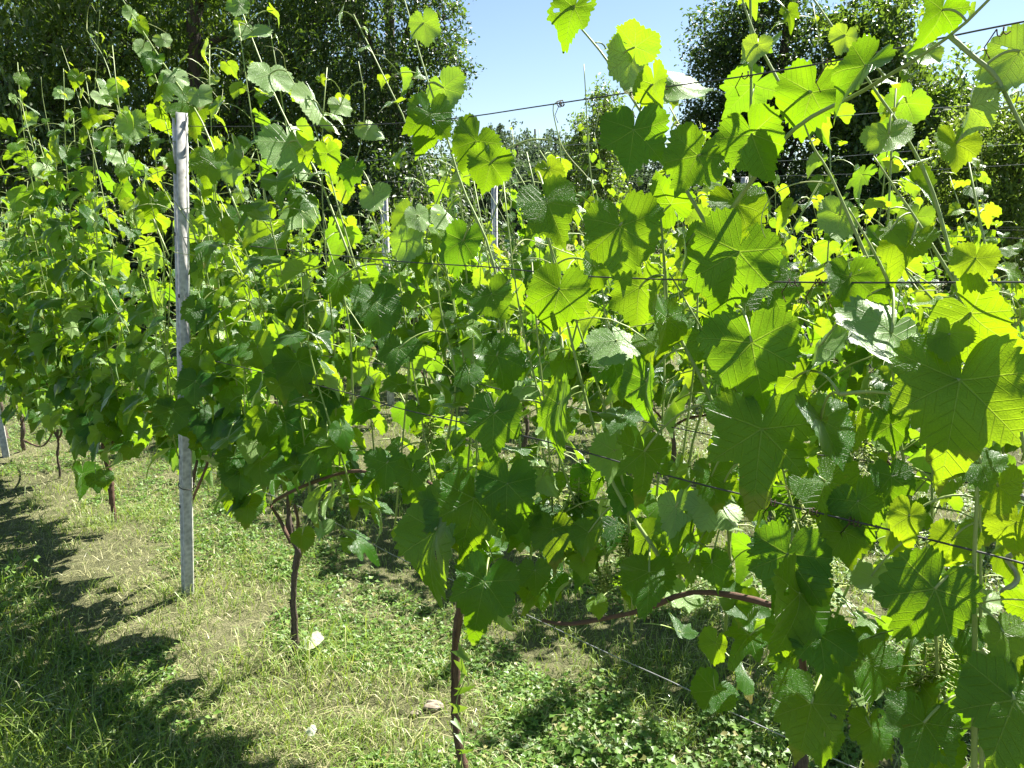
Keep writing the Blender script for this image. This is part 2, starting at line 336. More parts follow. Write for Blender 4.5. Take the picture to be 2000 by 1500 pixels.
def make_shoot(s0, O, zt, zb, lean, npt=11):
    t = np.linspace(0, 1, npt); ph = rng.uniform(0, 6.28, 3)
    s = s0 + lean * t ** 1.2 + .035 * np.sin(4 * t + ph[0]); o = O + rng.normal(0, .05) + .07 * np.sin(3.2 * t + ph[1]) * t + rng.normal(0, .05) * t
    z = zb + (zt - zb) * t
    if rng.uniform() < .5: s = s + .12 * np.sign(lean) * np.clip(t - .75, 0, 1) * 3; z = z - .10 * np.clip(t - .8, 0, 1) ** 1 * 2
    return P0 + s[:, None] * u2 + o[:, None] * n2 + z[:, None] * UP
def leaves_on_shoot(C, step, rmax, far=False, omax=None):
    """leaf params at nodes of a shoot line C"""
    L = np.concatenate([[0], np.cumsum(np.linalg.norm(np.diff(C, axis=0), axis=1))]); n = max(3, int(L[-1] / step))
    d = (np.arange(n) + rng.uniform(.2, .8)) * L[-1] / n; Q = np.stack([np.interp(d, L, C[:, k]) for k in range(3)], -1); t = d / L[-1]
    rem = L[-1] - d
    r0 = rmax * rng.uniform(.62, 1.08, n) * np.clip(.20 + rem / .62, 0, 1)
    sgn = np.where((np.arange(n) + rng.integers(0, 2)) % 2, 1, -1); az = np.arctan2(n2[1], n2[0]) + np.where(sgn > 0, 0, math.pi) + rng.normal(0, .75, n)
    h = np.stack([np.cos(az), np.sin(az), 0 * az], -1)
    pl = np.clip(r0 * rng.uniform(.7, 1.35, n), .015, .12)
    P = Q + h * pl[:, None] * .85 + UP * (pl * rng.uniform(-.25, .6, n))[:, None]
    return Q, P, h, r0, np.clip(1 - rem / .34, 0, 1)
def orient(h, n):
    Nn = nrm(h * rng.uniform(.45, 1.1, (n, 1)) + UP * rng.uniform(.05, 1.15, (n, 1)) + SUNV * .30 + rng.normal(0, .36, (n, 3)))
    T = -UP * rng.uniform(.5, 1.2, (n, 1)) + h * rng.uniform(0, .8, (n, 1)) + rng.normal(0, .38, (n, 3))
    T = nrm(T - Nn * (T * Nn).sum(-1, keepdims=True)); return Nn, T

# ---- leaves read off the photograph: junction, tip, width turn (yaw), nod (pitch), offset from the row plane, outline, fold, face (1 upper / -1 under)
HERO = [
 (1875,743,1845,905,0,10,.16,0,.12,1),(1487,838,1468,992,5,8,.13,2,.10,1),(1468,668,1492,795,0,12,.12,1,.2,1),(1443,492,1415,618,0,10,.10,1,.1,1),
 (1440,399,1462,470,10,20,.06,3,.05,1),(1897,612,1990,678,10,15,.10,3,.2,1),(1856,652,1850,700,0,35,.14,3,.1,1),(1363,304,1325,382,10,8,.13,1,.22,1),
 (1468,262,1500,352,15,5,.12,1,.35,1),(1238,254,1228,345,0,10,.13,0,.1,1),(1210,441,1215,552,0,8,.15,1,.12,1),(1068,394,1095,482,15,6,.14,1,.3,1),
 (1092,565,1072,655,0,5,.13,1,.15,1),(965,808,962,900,0,6,.13,0,.08,1),(925,974,902,1082,0,5,.13,1,.1,1),(991,945,985,1033,10,5,.11,3,.12,1),
 (1090,790,1080,893,58,5,.09,0,.2,1),(1262,745,1250,842,50,8,.12,0,.45,1),(1258,882,1250,982,10,10,.13,2,.15,1),(947,1136,925,1228,0,6,.13,0,.1,1),
 (850,1035,830,1185,42,5,.14,1,.3,1),(880,985,893,1075,35,5,.10,0,.2,1),(1268,1118,1262,1192,0,20,.12,3,.1,1),(1166,1178,1168,1208,0,25,.10,3,.1,1),(1538,1083,1505,1198,0,8,.16,1,.1,1),
 (1600,1240,1612,1330,0,12,.15,3,.15,1),(1560,1160,1535,1280,28,10,.17,3,.2,1),(1585,1374,1560,1482,0,5,.15,1,.12,1),(1825,1150,1748,1268,18,8,.16,1,.15,1),
 (1804,1412,1778,1505,0,8,.18,0,.12,1),(1982,1367,1925,1510,0,8,.17,0,.1,1),(1775,1008,1768,1068,20,12,.15,3,.2,1),(1862,1050,1848,1112,10,10,.08,3,.1,1),
 (1702,1125,1690,1182,0,10,.08,3,.1,-1),(1612,940,1655,1020,10,12,.06,3,.1,1),(1603,820,1612,930,50,5,.08,3,.25,1),(1550,740,1548,828,45,5,.07,3,.2,1),
 (1915,905,1935,962,0,40,.15,3,.1,1),(1742,650,1672,735,10,35,.10,3,.3,-1),(1600,680,1640,722,30,50,.07,1,.5,-1),(1585,180,1560,265,10,8,.03,3,.15,1),
 (1808,100,1790,152,0,10,.05,1,.1,-1),(1840,20,1815,85,30,15,.08,0,.4,1),(1690,128,1640,205,55,15,.09,0,.4,1),(1895,210,1890,288,60,5,.09,3,.5,-1),
 (1868,280,1862,345,25,10,.10,3,.2,1),(1992,100,1960,200,20,5,.05,3,.2,-1),(1736,262,1750,325,10,5,.04,3,.1,-1),(1228,110,1215,185,25,5,.04,1,.2,-1),
 (1240,92,1255,30,20,5,.05,3,.1,-1),(1122,15,1105,78,15,15,.10,0,.4,1),(1318,165,1330,245,25,20,.04,1,.2,-1),(1275,165,1272,235,40,5,.08,3,.3,1),
 (866,172,895,228,10,5,.02,3,.1,-1),(841,222,828,300,10,5,.09,0,.1,1),(958,318,945,372,0,10,.10,3,.15,1),(930,275,905,335,10,20,.03,3,.15,1),
 (1072,330,1085,368,0,20,.02,3,.1,1),(494,62,500,105,0,35,.06,1,.1,-1),(527,145,515,208,0,5,.06,1,.1,-1),(565,278,575,355,20,20,.05,1,.2,-1),
 (612,195,622,270,60,5,.05,1,.4,-1),(365,200,385,258,10,10,.05,3,.2,1),(312,228,308,272,25,5,.04,3,.2,1),(352,315,360,350,0,20,.08,3,.1,1),
 (410,315,402,365,0,15,.07,3,.1,1),(466,8,462,42,0,5,.04,1,.1,-1),(828,45,838,88,10,5,.03,1,.1,-1),(1480,88,1478,132,10,5,.03,1,.1,-1),
 (1650,70,1628,105,10,5,.03,1,.1,-1),(1740,450,1760,480,0,30,.06,3,.1,1),(1905,505,1890,560,0,15,.10,1,.15,1),(1660,540,1655,610,20,8,.08,1,.2,1),
 (1340,480,1345,560,60,5,.05,3,.3,1),(1300,620,1290,700,45,5,.07,3,.3,1),(1205,665,1215,740,30,25,.06,1,.3,-1),(960,575,985,625,0,30,.10,3,.15,1),
 (735,590,740,665,0,12,.10,3,.15,1),(660,545,655,605,35,5,.10,0,.2,1),(970,695,985,765,20,15,.08,3,.25,1),(570,600,575,650,0,8,.10,3,.1,1),
 (780,680,775,745,10,8,.10,0,.1,1),(565,740,560,810,0,6,.10,0,.1,1),(425,815,425,880,30,15,.10,3,.2,1),(470,920,465,980,0,6,.12,1,.1,1),(640,860,640,905,0,6,.11,0,.1,1),
 (485,985,482,1028,0,6,.11,3,.1,1),(520,820,528,880,0,6,.10,1,.1,1),(755,905,752,965,0,6,.10,0,.1,1),(805,920,800,965,0,8,.10,3,.1,1),(392,690,394,745,0,8,.11,3,.1,1),
 (590,1045,592,1078,10,10,.10,3,.1,1),(630,1030,640,1058,20,10,.06,1,.2,-1),(163,845,165,872,0,5,.08,3,.1,1),(188,935,190,965,0,10,.08,1,.1,1),(205,930,210,955,0,10,.08,1,.1,1),
 (160,925,160,975,50,5,.08,0,.3,1),(235,890,240,925,50,5,.05,3,.2,-1),(1960,1235,1985,1300,20,10,.13,1,.2,1),(1985,1020,1975,1085,10,8,.03,3,.2,1),(1915,1170,1925,1225,0,10,.02,3,.2,-1),
 (1400,985,1420,1060,20,10,.04,1,.2,-1),(1320,990,1335,1060,30,10,.06,1,.2,-1),(1200,880,1185,950,45,5,.04,1,.3,-1),(1140,1095,1140,1130,0,30,.06,3,.1,1),
 (1150,1040,1138,1095,20,10,.05,1,.2,1),(1045,1115,1048,1165,0,10,.08,0,.1,1),(985,1205,980,1245,45,10,.06,3,.2,-1),(1060,930,1070,990,40,5,.03,3,.2,-1),
 (1390,1100,1400,1150,0,15,.05,1,.1,1),(1345,1100,1352,1140,0,15,.08,0,.1,1),(1675,980,1695,1060,20,10,.07,1,.2,1),(1650,1040,1670,1110,10,10,.09,1,.2,1),
 (1500,560,1530,640,15,10,.04,1,.2,1),(1310,400,1280,340,20,20,.02,3,.2,1),(1160,520,1150,580,40,10,.02,3,.3,1),(1250,560,1245,640,30,10,.03,1,.2,1),
 (1195,700,1210,770,10,10,.04,1,.2,1),(1020,760,1010,800,10,30,.03,3,.2,-1),(905,470,900,540,30,10,.03,1,.2,1),(1640,420,1625,480,10,10,.02,3,.2,-1),
 (1700,560,1720,620,10,10,.03,1,.2,1),(1780,470,1760,540,20,8,.04,1,.3,1),(1955,780,1985,850,20,8,.05,3,.2,1),(1610,1440,1600,1500,20,8,.10,1,.2,1),
 (1640,1300,1650,1375,15,8,.08,0,.1,1),(1690,1290,1700,1370,25,8,.10,3,.2,1),(1700,1420,1690,1490,15,8,.10,0,.1,1),(1880,1230,1890,1300,20,8,.08,1,.2,1),(1940,1320,1950,1390,35,8,.06,0,.2,1),(1860,930,1855,985,25,8,.08,3,.2,1),
 (1740,930,1745,1000,35,8,.07,0,.2,1),(1560,900,1575,965,20,8,.04,1,.2,1),(1390,930,1395,1000,25,8,.05,3,.2,1),(1080,1035,1085,1100,15,8,.06,0,.1,1),(1030,1010,1035,1065,25,8,.06,3,.2,1),(1330,1020,1325,1090,20,8,.03,1,.2,1),(1740,830,1745,900,25,8,.02,0,.2,1),(1950,950,1960,1015,20,8,.06,3,.2,1),(1670,830,1672,890,25,8,-.02,3,.2,1),
 (258,28,246,50,20,10,.03,1,.2,-1),(272,48,284,68,20,10,.04,3,.2,1),(318,76,330,98,10,10,.03,1,.1,-1),(300,118,292,150,20,10,.05,3,.2,1),(342,150,352,185,15,10,.03,1,.1,-1),
 (322,168,310,200,30,10,.06,3,.2,1),(388,185,398,222,10,10,.02,0,.1,-1),(280,92,268,118,20,10,.02,1,.1,-1),(152,150,148,172,20,15,.04,3,.2,1),(122,180,118,205,20,15,.04,1,.2,-1),
 (198,188,205,215,20,10,.03,1,.2,-1),(228,165,235,192,10,10,.03,1,.2,-1),(258,240,262,280,10,10,.04,3,.1,-1),(175,225,180,252,20,10,.05,3,.2,1),(205,275,203,312,10,15,.06,0,.2,1),
 (240,310,248,350,10,10,.05,1,.1,-1),(130,300,128,335,10,15,.07,3,.2,1),(160,350,165,385,10,10,.07,0,.2,1),(90,330,95,360,20,20,.04,3,.3,-1),(665,205,672,238,10,10,.03,1,.1,-1),(722,252,735,285,30,10,.03,3,.3,-1),
 (640,300,652,345,25,10,.06,1,.2,1),(690,330,682,372,20,10,.07,0,.2,1),(730,380,742,425,10,10,.03,3,.1,-1),(815,420,820,460,20,10,.03,1,.2,-1),(870,420,868,468,50,10,.02,3,.4,-1),(580,410,575,465,20,10,.05,1,.2,-1),
 (388,600,391,650,10,8,.16,0,.1,1),(338,800,334,850,15,8,.16,3,.1,1),(382,745,384,800,25,8,.17,1,.1,1),(455,330,468,365,10,15,.03,1,.1,-1),
 (430,420,425,468,10,10,.06,3,.1,1),(500,470,508,515,10,10,.06,1,.1,1),(300,390,292,430,10,10,.07,0,.1,1),(795,470,800,520,20,10,.05,3,.2,-1),
]
hj = []
for (jx, jy, tx, ty, yaw, pit, o, pr, fo, face) in HERO:
    P = px(jx, jy, o); _, _, dz = proj(P); v = nrm(CAM - P)
    T = (tx - jx) * cR - (ty - jy) * cU; L = np.linalg.norm(T); T = T / L; T = nrm(T - v * (T @ v))
    r0 = .94 * L * dz / FPX / math.cos(R_(min(pit, 40))); yaw += abs(rng.normal(0, 9)); pit += rng.normal(13, 11); fo += rng.uniform(0, .2)
    B = np.cross(T, v)
    a = R_(yaw) * (1 if rng.uniform() < .5 else -1); Nn = v * math.cos(a) + B * math.sin(a)
    b = R_(pit); T2 = T * math.cos(b) + Nn * math.sin(b); N2 = Nn * math.cos(b) - T * math.sin(b)
    if face < 0: N2 = -N2
    hj.append(dict(P=P, T=T2, N=N2, r0=r0, proto=pr, fold=fo, s=s_of(P), face=face))

# shoots read off the photograph (pixels) with offset and radius
HSHOOT = [
 ([(1310,1130),(1280,1075),(1200,950),(1150,800),(1110,640),(1075,480)],.03,.0045),([(1450,900),(1405,815),(1370,740),(1310,620),(1300,540),(1290,420)],.04,.0045),
 ([(1440,600),(1395,470),(1345,380),(1290,280),(1240,200),(1180,110),(1130,50)],.05,.004),([(1420,420),(1545,258),(1690,175),(1855,70),(1960,-30)],.07,.004),
 ([(1855,70),(1900,110),(1945,150),(1995,245),(2050,330)],.07,.004),([(1902,1560),(1904,1300),(1903,1100),(1908,960),(1900,840)],.10,.0048),
 ([(1918,1560),(1916,1300),(1915,1100),(1912,900)],.06,.0035),([(1000,720),(960,500),(905,370),(870,260),(830,140),(790,0),(770,-60)],.03,.0035),
 ([(690,520),(620,340),(575,265),(530,170),(470,15),(450,-50)],.03,.0035),([(470,430),(400,250),(365,190),(330,140),(240,0),(215,-40)],.03,.004),
 ([(1880,600),(1825,385),(1765,259),(1713,182),(1650,88),(1590,0),(1560,-40)],.02,.0032),([(1560,230),(1503,126),(1475,70),(1450,0),(1440,-40)],.01,.003),
 ([(1700,520),(1622,343),(1590,290),(1570,240)],.03,.003),([(1870,560),(1790,430),(1755,378),(1706,305)],.02,.0028),([(1740,560),(1702,483),(1657,406)],.03,.0028),
 ([(1620,1330),(1590,1160),(1545,980),(1525,900)],.06,.004),([(1640,770),(1700,765),(1760,772)],.15,.0035),([(650,440),(700,300),(712,200),(700,120)],.02,.0025),
 ([(730,640),(665,420),(640,330),(600,210),(560,140)],.03,.003),([(1110,700),(1160,480),(1150,300),(1142,150),(1140,125)],-.06,.0022),
 ([(1085,400),(1095,300),(1080,210),(1100,195)],-.02,.002),([(225,500),(190,330),(150,180),(120,90)],.03,.0025),([(330,500),(260,330),(240,260),(210,130),(170,60)],.03,.003),
 ([(130,480),(110,330),(85,200),(80,150)],.02,.0022),([(690,800),(680,620),(640,480),(610,400)],.03,.0035),([(870,880),(890,740),(860,600),(850,480)],-.02,.0035),
 ([(560,560),(520,420),(510,300)],-.02,.0025),([(185,420),(182,260),(190,100),(195,20)],-.03,.0025),
]
# ------------------------------------------------------------------ vines of the front row
#            s, trunk pixels/None, radius, shoots, zbottom, ind, label
FRONT = [
 (-1.75, None, .016, 6, .60, 30, "grape vine beyond the spiral stake, only a few bright leaves reaching into view"),
 (-.94, None, .016, 14, .62, 100, "nearest grape vine with the biggest veined leaves, beside the spiral stake"),
 (0.0, [(907,1545),(905,1490),(890,1400),(887,1300),(900,1200),(905,1120),(900,1040),(893,960)], .0118, 16, .60, 100, "grape vine with reddish brown trunk wrapped in green bindweed"),
 (.94, [(575,1282),(575,1180),(580,1080),(572,1110),(583,1075),(572,1045),(565,990),(568,900)], .0108, 13, .55, 100, "grape vine with dark forked trunk standing beside the pale fallen leaf"),
 (1.66, [(364,1152),(362,1040),(368,985),(372,960),(385,900)], .008, 12, .50, 100, "grape vine leaning on the nearest galvanized post"),
 (2.73, [(226,1024),(218,960),(205,880),(198,790)], .0125, 17, .42, 100, "grape vine with one reddish peeling trunk and a low drooping leaf cluster"),
 (3.45, [(118,965),(114,900),(112,840)], .007, 12, .40, 60, "young grape vine with a pencil-thin knobbly stem between two thicker trunks"),
 (4.16, [(42,912),(46,860),(38,790)], .0125, 16, .38, 60, "grape vine with dark knotted trunk next to the farther galvanized post"),
 (5.0, None, .016, 14, .40, 0, "farthest grape vine of the front row, beyond the farther galvanized post"),
]
def trunk_line(pts, o=0.0):
    C = np.array([px(x, y, o) for x, y in pts]); C[0, 2] = min(C[0, 2], -.02); return C
def knobby(n, r0, r1):
    return np.linspace(r0, r1, n) * (1 + .18 * np.sin(np.linspace(0, 23, n) + rng.uniform(0, 6)) * rng.uniform(.3, 1, n))
def tendril_line(Q, d, L):
    n = 22; t = np.linspace(0, 1, n); d = nrm(d); ax = nrm(np.cross(d, rng.normal(0, 1, 3))); b = np.cross(ax, d)
    k = rng.uniform(.6, 2.2) * rng.choice([-1, 1]) + rng.uniform(3, 11) * rng.choice([-1, 1]) * t ** 2.5
    an = np.cumsum(k) / n; st = (np.cos(an)[:, None] * d + np.sin(an)[:, None] * b) * L / n + ax * .0015 * t[:, None] * 3
    return Q + np.cumsum(st, 0) - np.array([0, 0, .25]) * L * (t ** 2)[:, None] * .5
def bunch(C, size, n):
    mb = MB(); up = C + UP * size * 1.4
    P = C + rng.normal(0, 1, (n, 3)) * size * np.array([.36, .36, .55]); r = rng.uniform(.0022, .0038, n)
    ico = np.array([[0, 0, 1], [.89, 0, .45], [.28, .85, .45], [-.72, .53, .45], [-.72, -.53, .45], [.28, -.85, .45], [.72, .53, -.45], [-.28, .85, -.45], [-.89, 0, -.45], [-.28, -.85, -.45], [.72, -.53, -.45], [0, 0, -1]])
    F = np.array([[0,1,2],[0,2,3],[0,3,4],[0,4,5],[0,5,1],[1,6,2],[2,7,3],[3,8,4],[4,9,5],[5,10,1],[2,6,7],[3,7,8],[4,8,9],[5,9,10],[1,10,6],[11,7,6],[11,8,7],[11,9,8],[11,10,9],[11,6,10]])
    mb.add(P[:, None] + r[:, None, None] * ico, t=(F[None] + (np.arange(n) * 12)[:, None, None]).reshape(-1, 3), var=np.repeat(rng.uniform(0, 1, n), 12))
    ax = C + UP * ((P - C)[:, 2:3] * .9 + .004); t = np.linspace(0, 1, 3)[None, :, None]
    tubes(mb, ax[:, None] * (1 - t) + P[:, None] * t, .0008, 3, m=1)
    tubes(mb, np.stack([up, C + UP * size * .5, C - UP * size * .5]), .0014, 4, m=1)
    return mb

CLEAR = [(350, y, 22, .9, .0) for y in range(225, 1160, 24) if not 560 < y < 900] + [(354, y, 18, .72, .0) for y in range(560, 900, 22)] + \
        [(963, 385, 48, 1, -9), (963, 420, 40, 1, -9), (1452, 372, 24, 1, -9), (1000, 262, 58, .9, -9), (1075, 262, 58, .9, -9), (1345, 850, 36, .9, -9), (960, 965, 24, .8, -9), (800, 985, 22, .8, -9)] + \
        [(x, y, 22, .9, -.02) for x, y in ((535, 985), (580, 957), (640, 934), (690, 922), (385, 955), (405, 910), (1080, 1218), (1140, 1214), (1200, 1204), (1240, 1195), (1345, 1155), (1400, 1160), (1450, 1168), (568, 1060), (575, 1090))]
CLEAR += [(x, y, 6, .85, .03) for x, y in ((1530, 986), (1560, 993), (1600, 1001), (1640, 1010), (1690, 1023), (1740, 1035), (1790, 1048), (1840, 1060), (1890, 1072), (1940, 1085))]
CLEAR += [(x, 551, 2, .7, .03) for x in range(1560, 2000, 45)]
def cleared(P):
    X = np.array([proj(p)[:2] for p in P]); o = (P - P0) @ n2; out = np.zeros(len(P), bool)
    for (x, y, r, pr, omin) in CLEAR:
        out |= (np.hypot(X[:, 0] - x, X[:, 1] - y) < r + 18) & (o > omin) & (rng.uniform(0, 1, len(P)) < pr)
    return out
def build_vine(s0, O, trunk, trad, nsh, zb, nind, label, group, name="grape_vine", lod=1, heroes=(), hshoots=(), rmax=.082, tendrils=6, bunches=(), o_shift=0.0, omax=None, cane=None, red=False, extra_low=14, span=.5, step=.085, own_tips=.35):
    base = rowp(s0, O, 0) if trunk is None else np.array([trunk[0][0], trunk[0][1], 0.0])
    root = empty(name, base, label, "vine", group)
    # trunk
    if trunk is None:
        trunk = np.array([rowp(s0, O, -.02), rowp(s0 + .01, O + .015, .2), rowp(s0 - .01, O - .01, .42), rowp(s0 + .015, O, .66)])
    C = smooth_line(trunk, 60); rr = knobby(60, trad * 1.1, trad * .82) * (1 + .10 * rng.normal(0, 1, 60)); rr[:7] *= np.linspace(1.4, 1.05, 7)
    C[1:-1] += rng.normal(0, trad * .06, (58, 3)) + trad * .5 * np.sin(np.linspace(0, 14, 58)[:, None] * [1, .8, 0] + rng.uniform(0, 6, 3)) * np.sin(np.linspace(0, math.pi, 58))[:, None]; mb = MB(); tubes(mb, C, rr, 14)
    for q in range(7):      # loose strips of bark
        j = rng.integers(2, 44); jj = np.arange(j, j + rng.integers(6, 15)); a = rng.uniform(0, 6.28) + (jj - j) * rng.normal(0, .05); c = C[jj] + np.stack([np.cos(a), np.sin(a), 0 * a], -1) * (rr[jj] * (1.02 + .25 * np.linspace(-1, 1, len(jj)) ** 4))[:, None]
        tubes(mb, c, trad * rng.uniform(.10, .2), 4)
    mb; mb.build("trunk", M_TRUNK_RED if red else M_TRUNK, root)
    head = C[-1]
    for pts in (cane or [np.array([head - UP * .06, head + UP * .03 + u2 * .10, rowp(s0 + .30, O, .78), rowp(s0 + .52, O, .66)]), np.array([head - UP * .05, head + UP * .02 - u2 * .10, rowp(s0 - .28, O, .74)])]):
        c = smooth_line(pts, 18); mb = MB(); tubes(mb, c, knobby(18, .0064, .0046), 8); mb.build("cane", M_CANE, root)
    # shoots
    lines = []
    for q in range(nsh):
        lean = rng.normal(.10, .16); tall = rng.uniform() < own_tips
        zt = rng.uniform(1.95, 2.35) if tall else rng.uniform(*((1.45, 1.82) if o_shift else (1.3, 1.76)))
        C = make_shoot(s0 + (q + rng.uniform(0, 1)) / max(nsh, 1) * 2 * span - span - lean * .3, O + o_shift, zt, rng.uniform(.60, .80) + max(0, zb - .6), lean); lines.append((C, .0032 if not tall else .0035))
    Qs, Ps, hs, rs, ages = [], [], [], [], []
    for C, r in lines:
        Q, P, h, r0, ag = leaves_on_shoot(C, step, rmax); Qs.append(Q); Ps.append(P); hs.append(h); rs.append(r0); ages.append(ag)
        k = rng.uniform(0, 1, len(Q)) < .55
        if k.any():
            Q2 = Q[k]; h2 = nrm(hs[-1][k] * -1 + rng.normal(0, .6, (k.sum(), 3)) * [1, 1, .3]); pl = rng.uniform(.05, .17, (k.sum(), 1))
            Qs.append(Q2); Ps.append(Q2 + h2 * pl + UP * rng.uniform(-.06, .06, (k.sum(), 1))); hs.append(h2); rs.append(rng.uniform(.3, .72, k.sum()) * rmax); ages.append(rng.uniform(.1, .6, k.sum()))
    if extra_low:
        m = extra_low; Q = rowp(0, 0, 0) + (s0 + rng.uniform(-span, span, (m, 1))) * u2 + (O + o_shift + rng.normal(0, .05, (m, 1))) * n2 + rng.uniform(zb + .03, zb + (.35 if O == 0 else .75), (m, 1)) * UP
        az = rng.uniform(0, 6.28, m); h = np.stack([np.cos(az), np.sin(az), 0 * az], -1); Qs.append(Q); Ps.append(Q + h * .09 - UP * .03); hs.append(h); rs.append(rmax * rng.uniform(.7, 1.1, m)); ages.append(np.zeros(m))
    for pts, o, r in hshoots:
        C = smooth_line(np.array([px(x, y, o) for x, y in pts]), 18); lines.append((C, r))
        Q, P, h, r0, ag = leaves_on_shoot(C, .12, rmax * .62); k = rng.uniform(0, 1, len(Q)) < .55
        k &= P[:, 2] > 1.55
        Qs.append(Q[k]); Ps.append(P[k]); hs.append(h[k]); rs.append(r0[k]); ages.append(np.maximum(ag[k], .25))
    for C, r in lines:
        mb = MB(); n = len(C); tubes(mb, C, np.linspace(r, r * .45, n), 6, var=rng.uniform()); mb.build("shoot", M_STEM, root)
    Q = np.concatenate(Qs); P = np.concatenate(Ps); h = np.concatenate(hs); r0 = np.concatenate(rs); age = np.concatenate(ages)
    gone = cleared(P) if lod < 2 else np.zeros(len(P), bool); Q, P, h, r0, age = Q[~gone], P[~gone], h[~gone], r0[~gone], age[~gone]; n = len(P)
    if omax is not None:
        oo = (P - P0) @ n2; mv = np.minimum(oo, omax + rng.uniform(-.03, .02, n)) - oo; P = P + mv[:, None] * n2
    Nn, T = orient(h, n); var = rng.uniform(0, 1, n)
    # tallest-showing leaves become parts of their own
    d = np.linalg.norm(P - CAM, axis=1); oo = (P - P0) @ n2 - O
    X = np.array([proj(p)[:2] for p in P]); inside = (X[:, 0] > -40) & (X[:, 0] < 2040) & (X[:, 1] > -60) & (X[:, 1] < 1560)
    score = r0 / d * (1 + 2.5 * np.clip(oo, -.2, .2)) * inside
    own = np.zeros(n, bool); kmax = max(0, nind - len(heroes))
    if kmax: own[np.argsort(-score)[:kmax]] = True
    own &= inside
    pet = petiole_lines(Q, P, T)
    V, lc, q, t = leaf_batch(P, T, Nn, r0, lod, var, age)
    for i in np.where(own)[0]:
        mb = MB(); merge_leaves(mb, V[i:i+1], lc[i:i+1], q, t, var[i:i+1], age[i:i+1]); tubes(mb, pet[i:i+1], .0012 + .006 * r0[i], 5, m=1, var=var[i]); mb.build("leaf", [M_LEAF, M_STEM], root)
    k = ~own
    if k.any():
        mb = MB(); merge_leaves(mb, V[k], lc[k], q, t, var[k], age[k]); tubes(mb, pet[k], .0016, 3, m=1); tag(mb.build("foliage", [M_LEAF, M_STEM], root), kind='stuff')
    for H in heroes:
        var1 = np.array([rng.uniform()]); ag = np.array([.55 if H['r0'] < .045 else .12 * rng.uniform()])
        V, lc, q, t = leaf_batch(H['P'][None], H['T'][None], H['N'][None], np.array([H['r0']]), 0, var1, ag, [H['proto']], np.array([H['fold']]), np.array([rng.uniform(.15, .62)]), np.array([rng.uniform(.03, .10)]))
        if rng.uniform() < .4:
            cc = lc[0][q].mean(1)[:, :2]; bad = np.zeros(len(q), bool)
            for _ in range(rng.integers(1, 5)):
                a_ = rng.uniform(0, 6.28); hc = rng.uniform(.25, .65) * np.array([math.sin(a_), math.cos(a_)]); bad |= np.hypot(*(cc - hc).T) < rng.uniform(.018, .055)
            q = q[~bad]
        best = None
        for C, r in lines:
            dd = np.linalg.norm(C - (H['P'] + UP * .02), axis=1); j = dd.argmin()
            if best is None or dd[j] < best[0]: best = (dd[j], C[j])
        Qn = best[1] if best and best[0] < .17 else H['P'] - (CAM - H['P']) * .05 - H['T'] * .05 + UP * .02
        mb = MB(); merge_leaves(mb, V, lc, q, t, var1, ag); tubes(mb, petiole_lines(Qn[None], H['P'][None], H['T'][None], 9), .0011 + .012 * H['r0'], 7, m=1, var=.8); mb.build("leaf", [M_LEAF, M_STEM], root)
    for q in range(tendrils):
        C, r = lines[rng.integers(0, len(lines))]; j = rng.integers(int(len(C) * .55), len(C)); mb = MB()
        tubes(mb, tendril_line(C[j], nrm(rng.normal(0, 1, 3) * [1, 1, .4] + UP * .4), rng.uniform(.10, .28)), np.linspace(.0013, .0006, 22), 5); mb.build("tendril", M_TEND, root)
    for (x, y, o) in bunches:
        bunch(px(x, y, o), rng.uniform(.045, .06), 110).build("grape_bunch", [M_BERRY, M_TEND], root)
    return root

fs = np.array([f[0] for f in FRONT])
def nearest(s): return int(np.abs(fs - s).argmin())
BUN = [(1230,1065,-.03),(1130,985,-.04),(1185,1140,-.03),(1575,1000,-.04),(1835,1300,-.04),(1800,1345,-.02),(1690,868,-.06),(1090,1010,-.05),(1560,985,0),(1610,1150,-.05),(440,690,-.02),(840,840,-.04)]
CANES = {1: [[(1572,1330),(1560,1255),(1525,1190),(1475,1172),(1400,1158),(1335,1160),(1260,1190),(1200,1204),(1110,1219),(1060,1212)]],
         3: [[(568,1060),(545,1012),(530,985),(580,955),(640,932),(690,920),(740,925)], [(577,1062),(582,1020),(575,985)]],
         4: [[(372,985),(405,905),(420,840)]], 5: [[(205,890),(222,860),(250,820),(275,765)]], 2: [[(900,1040),(905,1000),(930,960),(980,945)], [(900,1060),(885,1000),(860,960),(835,940)]], 7: [[(40,830),(60,800),(100,790)], [(46,860),(80,872),(100,850),(108,820)]]}
for i, (s0, tp, tr, nsh, zb, nind, lab) in enumerate(FRONT):
    cane = [np.array([px(x, y, .03) for x, y in c]) for c in CANES[i]] if i in CANES else None
    near_ = i < 3
    build_vine(s0, 0, None if tp is None else trunk_line(tp), tr, int(nsh * (1.0 if near_ else 1.25)), zb, nind, lab, "grape vines of the front trellis row",
        heroes=[H for H in hj if nearest(H['s']) == i], hshoots=[x for x in HSHOOT if nearest(s_of(px(*x[0][len(x[0]) // 2], x[1]))) == i],
        o_shift=-.06 if near_ else .0, omax=.0 if near_ else None, cane=cane, red=i in (2, 5), bunches=[b for b in BUN if nearest(s_of(px(*b))) == i],
        tendrils=(3, 12, 14, 16, 16, 18, 14, 12, 3)[i], extra_low=(8, 30, 36, 54, 34, 64, 54, 60, 44)[i], own_tips=.12 if near_ else .22, span=.5 if i not in (4, 6) else .42, step=.078 if near_ else .082, rmax=(.064, .064, .070, .088, .090, .088, .085, .088, .088)[i])

